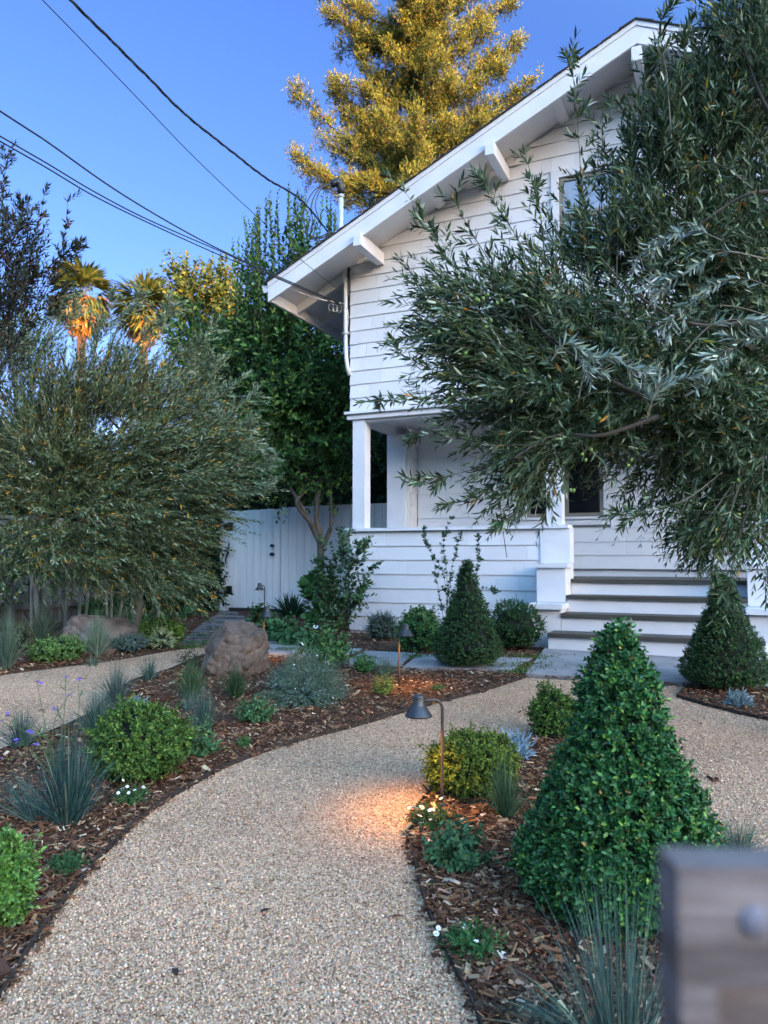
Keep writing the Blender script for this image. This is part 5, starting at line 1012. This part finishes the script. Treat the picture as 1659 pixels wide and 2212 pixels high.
gr(268, 1384, 84, 84, 'fresh green grass tuft right of the grey brown boulder', 260, [(3, (.15, .25, .12)), (2, (.21, .31, .16))], .0024)
gr(1092, 1776, 102, 128, 'green grass tuft between the golden mound and the largest cone', 460, GRG, .0014, base=.022)
gr(1345, 2330, 360, 400, 'big blue green grass spraying up from the bottom edge before the cone', 250, [(4, (.07, .125, .10)), (3, (.10, .17, .13)), (2, (.045, .085, .07)), (.5, (.22, .25, .15))], .0016, stiff=.75, base=.05)
gr(1270, 2240, 220, 80, 'low blue blades arching left at the bottom of the front bed', 150, BLUE, .0013, lean=(-.16, .0), stiff=.8, droop=.7)
gr(1600, 1840, 150, 70, 'thin dark grass behind the blurred wooden gate', 200, BLG, .0014)
gr(200, 1440, 50, 34, 'tiny grey tuft beside the low light green shrub', 60, BLG, .0016)
# low succulents
def rosette(x, y, w, h, label, n, pal, ll=.05, wd=.010, group=None, name='blue_succulent', m=7):
    q = ctr(x, y, w / 3 * at(x, y)[1] / F); k = q[1] / F
    return mound(name, label, 'succulent', q, w / 2 * k, h * k, n, ll, wd, pal, m, LANCE, 38, spread=.9, spiral=True, curl=-.15, group=group, stem_tint=(.1, .14, .13))
SB = [(4, (.16, .24, .25)), (3, (.22, .32, .34)), (1, (.09, .14, .15))]
rosette(298, 1536, 56, 26, 'low blue succulent patch left of the other one, near the small path', 46, SB)
rosette(348, 1574, 56, 36, 'blue succulent just above the big bright green shrub', 52, SB)
rosette(1114, 1650, 92, 66, 'powder blue succulent between golden mound and hidden green shrub', 80, [(4, (.22, .32, .40)), (3, (.30, .42, .50)), (1, (.12, .18, .22))], .055)
rosette(1596, 1532, 60, 38, 'grey blue succulent in the mulch below the right cone', 60, SB)
# soft leafy mounds
def cm(x, y, w, h, label, n, pal, ll=.026, lw=.016, m=12, name='leafy_mound', fl=None, cat='perennial', **kw):
    q = ctr(x, y, w / 3 * at(x, y)[1] / F); k = q[1] / F
    return mound(name, label, cat, q, w / 2 * k, h * k, n, ll, lw, pal, m, flowers=fl, **kw)
cm(430, 1646, 108, 96, 'soft green catmint touching the right side of the big bright shrub', 110, CAT, name='catmint')
cm(552, 1572, 108, 78, 'round catmint mound alone on the mulch near the path edge', 120, CAT, name='catmint')
cm(990, 1902, 158, 112, 'loose catmint plant in front of the lamp, in the front bed', 95, [(4, (.05, .125, .05)), (3, (.08, .17, .07)), (1, (.13, .22, .08))], .032, .020, name='catmint')
cm(705, 1452, 128, 118, 'rose bush with glossy leaves and white blooms behind the grey bush', 170, [(4, (.045, .12, .03)), (3, (.08, .17, .04)), (1, (.13, .18, .04))], .045, .028, name='rose_bush', fl=('white', 4, .05), mt='waxy_leaf', cat='rose bush')
cm(784, 1458, 64, 54, 'small fresh green plant right of the rose bush', 50, MID, .035, .02)
cm(828, 1506, 62, 60, 'yellow green plant beside the middle lamp, lit by it', 60, [(3, (.20, .24, .05)), (2, (.12, .18, .04))], .024, .014)
cm(945, 1496, 38, 20, 'tiny sprout alone on the lamp lit mulch', 22, MID, .02, .01)
cm(527, 1622, 40, 34, 'small dark green seedling on the mulch below the catmint', 40, MID, .02, .01)
cm(146, 1896, 90, 48, 'low dark green creeper on the mulch near the left corner shrub', 90, [(4, (.03, .085, .03)), (2, (.05, .12, .04))], .020, .007, m=16)
cm(284, 1748, 92, 46, 'daisy patch in front of the big bright green shrub', 90, [(4, (.04, .10, .03)), (2, (.07, .14, .045))], .022, .006, m=14, fl=('daisy', 14, .016), name='daisy_plant', cat='daisies')
cm(935, 1806, 110, 66, 'daisy patch with white flowers at the foot of the front lamp', 90, [(4, (.05, .10, .03)), (2, (.08, .14, .04))], .022, .007, m=14, fl=('daisy', 17, .021), name='daisy_plant', cat='daisies')
cm(1022, 2092, 170, 66, 'daisy patch spilling over the path edge at the bottom', 150, [(4, (.035, .11, .035)), (3, (.055, .15, .045))], .024, .006, m=18, fl=('daisy', 13, .018), name='daisy_plant', cat='daisies', droop=.25)
cm(1650, 1392, 60, 66, 'dark leafy plant at the right picture edge beside the cone', 50, DKG, .05, .025)
cm(404, 1448, 74, 62, 'thin dark stemmed shrublet left of the round boulder', 34, [(3, (.05, .06, .04)), (2, (.10, .07, .05)), (1, (.04, .09, .03))], .03, .015, m=10, bare=.3, stem_tint=(.06, .03, .025))
# broad leaved plants by the gate path
BR = [(4, (.045, .12, .045)), (3, (.07, .165, .065)), (1, (.03, .07, .03))]
for x, y, w, h, n, l in [(600, 1388, 100, 66, 80, 'broad leaved ground plant behind the lamp by the boulder'), (650, 1400, 110, 56, 80, 'broad leaved ground plant between rose bush and lamp'), (566, 1352, 76, 56, 60, 'broad leaved plant right of the pavers, near the gate lamp'), (412, 1336, 80, 28, 34, 'broad leaved clump in front of the ivy hedge corner'), (342, 1340, 74, 32, 36, 'broad leaved clump under the left olive branches'), (292, 1352, 60, 34, 26, 'broad leaved clump at the end of the brown fence')]:
    cm(x, y, w, h, l, n, BR, .07, .065, m=5, name='broad_leaved_plant', spread=1.0, lowstart=.45, curl=.25)
# fern clump
q = ctr(628, 1336, .2); k = q[1] / F; grass('fern_clump', 'dark green fern fronds between gate lamp and tall shrub', q, .42, .34, 130, DKG, .018, 'fern', base=.08, stiff=.6)
q = ctr(195, 1345, .2); grass('iris_clump', 'dark strap leaved clump behind the grey brown boulder', q, .5, .28, 70, [(3, (.05, .10, .03)), (1, (.10, .15, .04))], .012, 'iris', base=.1, stiff=.6)
# tall shrubs by the porch
def upright(x, y, d, stems, label, pal, ll, lw, mm=.03, name='upright_shrub', st=OVAL, sidel=.18, sden=9, r=.006):
    base = np.array([(x - 829.5) / F * d, d, float(gz(d))]); t = thing(name, label, 'shrub', base); mb, sb = MB(), MB()
    for P_ in stems:
        pts = [tuple(base + [rng.normal(0, .03), rng.normal(0, .03), 0])] + [tuple(W(a, b, d + rng.uniform(-.1, .1))) for a, b in P_]; ln = sum(np.linalg.norm(np.array(pts[i + 1]) - pts[i]) for i in range(len(pts) - 1))
        strand(mb, sb, pts, r, int(ln * sden), sidel, dict(ll=ll, lw=lw, alpha=52, st=st, m=9), pal, int(ln / mm), tint=(.09, .07, .045))
    rootparent(t, mb.build('foliage', M['waxy_leaf'], t), sb.build('stems', M['tinted'], t)); return t
upright(735, 1350, 8.9, [[(735, 1270), (740, 1165)], [(715, 1280), (700, 1180)], [(760, 1270), (775, 1190), (783, 1180)], [(700, 1290), (690, 1210)], [(770, 1290), (800, 1225)], [(740, 1290), (760, 1200)], [(720, 1300), (725, 1200)], [(760, 1310), (790, 1270)], [(700, 1310), (690, 1260)], [(750, 1300), (755, 1230)], [(730, 1310), (712, 1230)], [(745, 1320), (775, 1300)]], 'tall dark leafy camellia like shrub before the porch corner', [(5, (.028, .070, .028)), (3, (.05, .11, .04)), (1, (.09, .17, .06))], .060, .032, .016, sidel=.30, sden=20)
upright(685, 1345, 9.2, [[(680, 1290), (668, 1248)], [(695, 1290), (690, 1240)], [(665, 1300), (655, 1262)], [(700, 1300), (712, 1262)], [(690, 1310), (680, 1270)]], 'light green lobed leaf shrub left of the tall dark shrub', [(3, (.065, .17, .045)), (2, (.10, .23, .06))], .12, .10, .045, name='broad_leaved_shrub', sidel=.16, sden=8)
upright(968, 1345, 8.5, [[(960, 1250), (925, 1180), (915, 1140)], [(965, 1240), (958, 1170), (975, 1115)], [(970, 1260), (985, 1190), (995, 1150)], [(980, 1290), (1040, 1270), (1068, 1278)], [(950, 1290), (935, 1200)]], 'thin upright shrub with small dark leaves climbing above the near cone', DKG, .04, .02, .016, sidel=.10, sden=10, r=.004)
upright(1035, 1345, 8.35, [[(1030, 1250), (1035, 1200), (1028, 1155)]], 'single leafy vine stem against the white porch wall', DKG, .042, .022, .018, name='vine', sidel=.08, sden=7, r=.003)
# bare cut stems of the shrub behind the left boulder
def cane(x, d, stems, label):
    base = np.array([(x - 829.5) / F * d, d, float(gz(d))]); t = thing('bare_stemmed_shrub', label, 'shrub', base, 0, 'bare stemmed shrubs along the brown fence'); sb, mb = MB(), MB()
    for P_ in stems:
        pts = [tuple(W(a, b, d)) for a, b in P_]; pts[0] = (pts[0][0], pts[0][1], float(gz(d)) - .02); C = smooth_line(pts, 4); sb.tube(C, np.linspace(.022, .012, len(C)), 7)
        e = np.array(pts[-1]); n = 14; shoots(mb, np.tile(e, (n, 1)) + rng.normal(0, .06, (n, 3)), rndv(n) + [0, 0, .5], .3, 0, 10, .05, .03, 50, [(3, (.05, .11, .03)), (2, (.09, .15, .04)), (.5, (.35, .30, .06))], st=KITE, stem_mat=None)
    rootparent(t, sb.build('stems', M['pale_bark'], t), mb.build('foliage', M['leaf'], t))
cane(80, 9.6, [[(82, 1345), (80, 1290), (62, 1235), (55, 1160)], [(88, 1345), (75, 1280), (90, 1230), (70, 1180)], [(70, 1345), (70, 1250), (95, 1190)]], 'bare branching stems with yellow leaves at the far left')
cane(150, 9.4, [[(140, 1345), (145, 1290), (155, 1200), (150, 1140)], [(150, 1345), (135, 1300), (112, 1250)], [(172, 1345), (172, 1290), (175, 1230), (165, 1170)], [(182, 1345), (190, 1290), (198, 1240)]], 'group of pale bare stems rising right behind the grey brown boulder')
cane(245, 9.8, [[(232, 1345), (230, 1300), (225, 1240), (228, 1180)], [(250, 1345), (262, 1310), (267, 1270)], [(238, 1345), (240, 1280), (215, 1245)], [(340, 1345), (345, 1280), (352, 1240), (345, 1180)]], 'crooked pale stems between the boulder and the brown fence post')
leafy_tree('fence_shrub', 'loose leafy shrub with yellow leaves before the brown fence at the far left', 'shrub', np.array([-4.4, 9.9, -.93]),
    [(20, 1230, 9.8, 70, 70, .3, 120, (0, -.2, .6)), (90, 1190, 9.8, 60, 60, .3, 70, (0, -.2, .6)), (-30, 1300, 9.6, 50, 40, .3, 50, (0, -.2, .5))], [], [(4, (.06, .12, .035)), (3, (.10, .17, .05)), (1, (.40, .30, .05)), (.4, (.55, .55, .42))], .06, .035, [([(-4.4, 9.9, -.95), (-4.4, 9.9, -.3), (-4.45, 9.9, .1)], .02, .01)], Ls=.3, m=10)
leafy_tree('fence_shrub', 'green leafy shrub with small white flowers hanging over the brown fence', 'shrub', np.array([-3.5, 10.6, -.93]),
    [(200, 1190, 10.2, 80, 50, .3, 120, (0, -.2, .3)), (280, 1210, 10.4, 50, 60, .3, 80, (0, -.2, .3)), (130, 1210, 10.0, 50, 50, .3, 60, (0, -.2, .4)), (330, 1230, 10.6, 40, 50, .3, 50, (0, -.2, .2))], [], [(4, (.055, .125, .035)), (3, (.09, .18, .05)), (.7, (.65, .65, .55)), (.5, (.35, .25, .05))], .06, .04, [([(-3.5, 10.6, -.95), (-3.5, 10.6, -.3), (-3.55, 10.5, .1)], .02, .01)], Ls=.3, m=10)
leafy_tree('low_leafy_plant', 'low green leafy plants filling in under the olive between boulder and pavers', 'plant', at(255, 1345),
    [(255, 1320, 10.3, 50, 16, .2, 50, (0, -.2, .8)), (225, 1330, 10.0, 30, 12, .2, 30, (0, -.2, .8))], [], [(4, (.05, .12, .035)), (2, (.09, .18, .05))], .07, .04, [], Ls=.22, m=9)
# wiry purple flowered verbena at the left edge
def verbena():
    base = ctr(118, 1690, .05); t = thing('verbena', 'wiry tall verbena with small purple flower heads at the left edge', 'flowering plant', base); mb, sb = MB(), MB(); d = base[1]; k = d / F
    tips = [(80, 1475), (168, 1466), (142, 1468), (35, 1600), (66, 1580), (70, 1612), (2, 1640), (5, 1560), (118, 1528), (20, 1545), (150, 1500), (60, 1560)]; fm = flower_mesh('purple', .022)
    for (x, y) in tips:
        tp = W(x, y, d + rng.uniform(-.15, .15)); m_ = base + (tp - base) * .5 + np.array([rng.normal(0, .03), 0, .06]); C = smooth_line([base, m_, tp], 5); sb.tube(C, np.linspace(.0025, .0012, len(C)), 4, 0, (.10, .13, .05))
        n = 8; j = rng.integers(1, len(C) - 2, n); leaves(mb, C[j], norm(rndv(n) + [0, 0, .8]), rndv(n), .05, .008, pick(GRG, n), 0, KITE)
        for q in range(2): o = bpy.data.objects.new('flower', fm); COL.objects.link(o); o.parent = t; o.matrix_parent_inverse = t.matrix_basis.inverted(); o.location = tuple(tp + rng.normal(0, .008, 3)); o.rotation_euler = (rng.uniform(-.5, .5), rng.uniform(-.5, .5), 0)
    rootparent(t, mb.build('foliage', M['leaf'], t), sb.build('stems', M['tinted'], t))
verbena()
# fallen leaves and twigs on the gravel
for (x, y, l_) in [(660, 2140, 'small rust brown leaf fallen on the lower gravel path'), (1006, 1998, 'dark twig scrap on the lower gravel path')][:1]:
    pass
for (x, y, ln, a, c, l_) in [(1008 * .5 + 340, 3004 * .6636, .05, .3, (.10, .03, .015), 'lone rust red leaf on the gravel near the lower middle'), (560, 1985, .06, .9, (.04, .025, .02), 'small dark twig on the gravel left of the rust leaf'), (380, 2165 - 40, .07, 1.9, (.05, .03, .02), 'thin dark twig on the gravel near the left bottom'), (1433, 2410 * .6636 + 0, .03, .2, (.03, .02, .015), 'dark leaf scrap on the gravel right of the big cone')]:
    p = at(x, y); mb = MB(); n = 1; leaves(mb, np.array([[0, 0, .012]]), np.array([[math.cos(a), math.sin(a), .08]]), np.array([[0, 0, 1.]]), ln, ln * .35, np.array([c]), 0, LANCE, .1, .2); tag(mb.build('fallen_leaf', M['tinted'], loc=tuple(p + [0, 0, .008])), l_, 'fallen leaf', 'fallen leaves on the gravel')
p = at(470, 1336); mb = MB(); leaves(mb, np.array([[0, 0, .01]]), np.array([[1, .3, .15]]), np.array([[0, 0, 1.]]), .10, .06, np.array([[.45, .32, .03]]), 0, OVAL); tag(mb.build('fallen_leaf', M['tinted'], loc=tuple(p + [0, 0, .02])), 'yellow leaf lying on the dark pavers near the gate', 'fallen leaf', 'fallen leaves on the gravel')
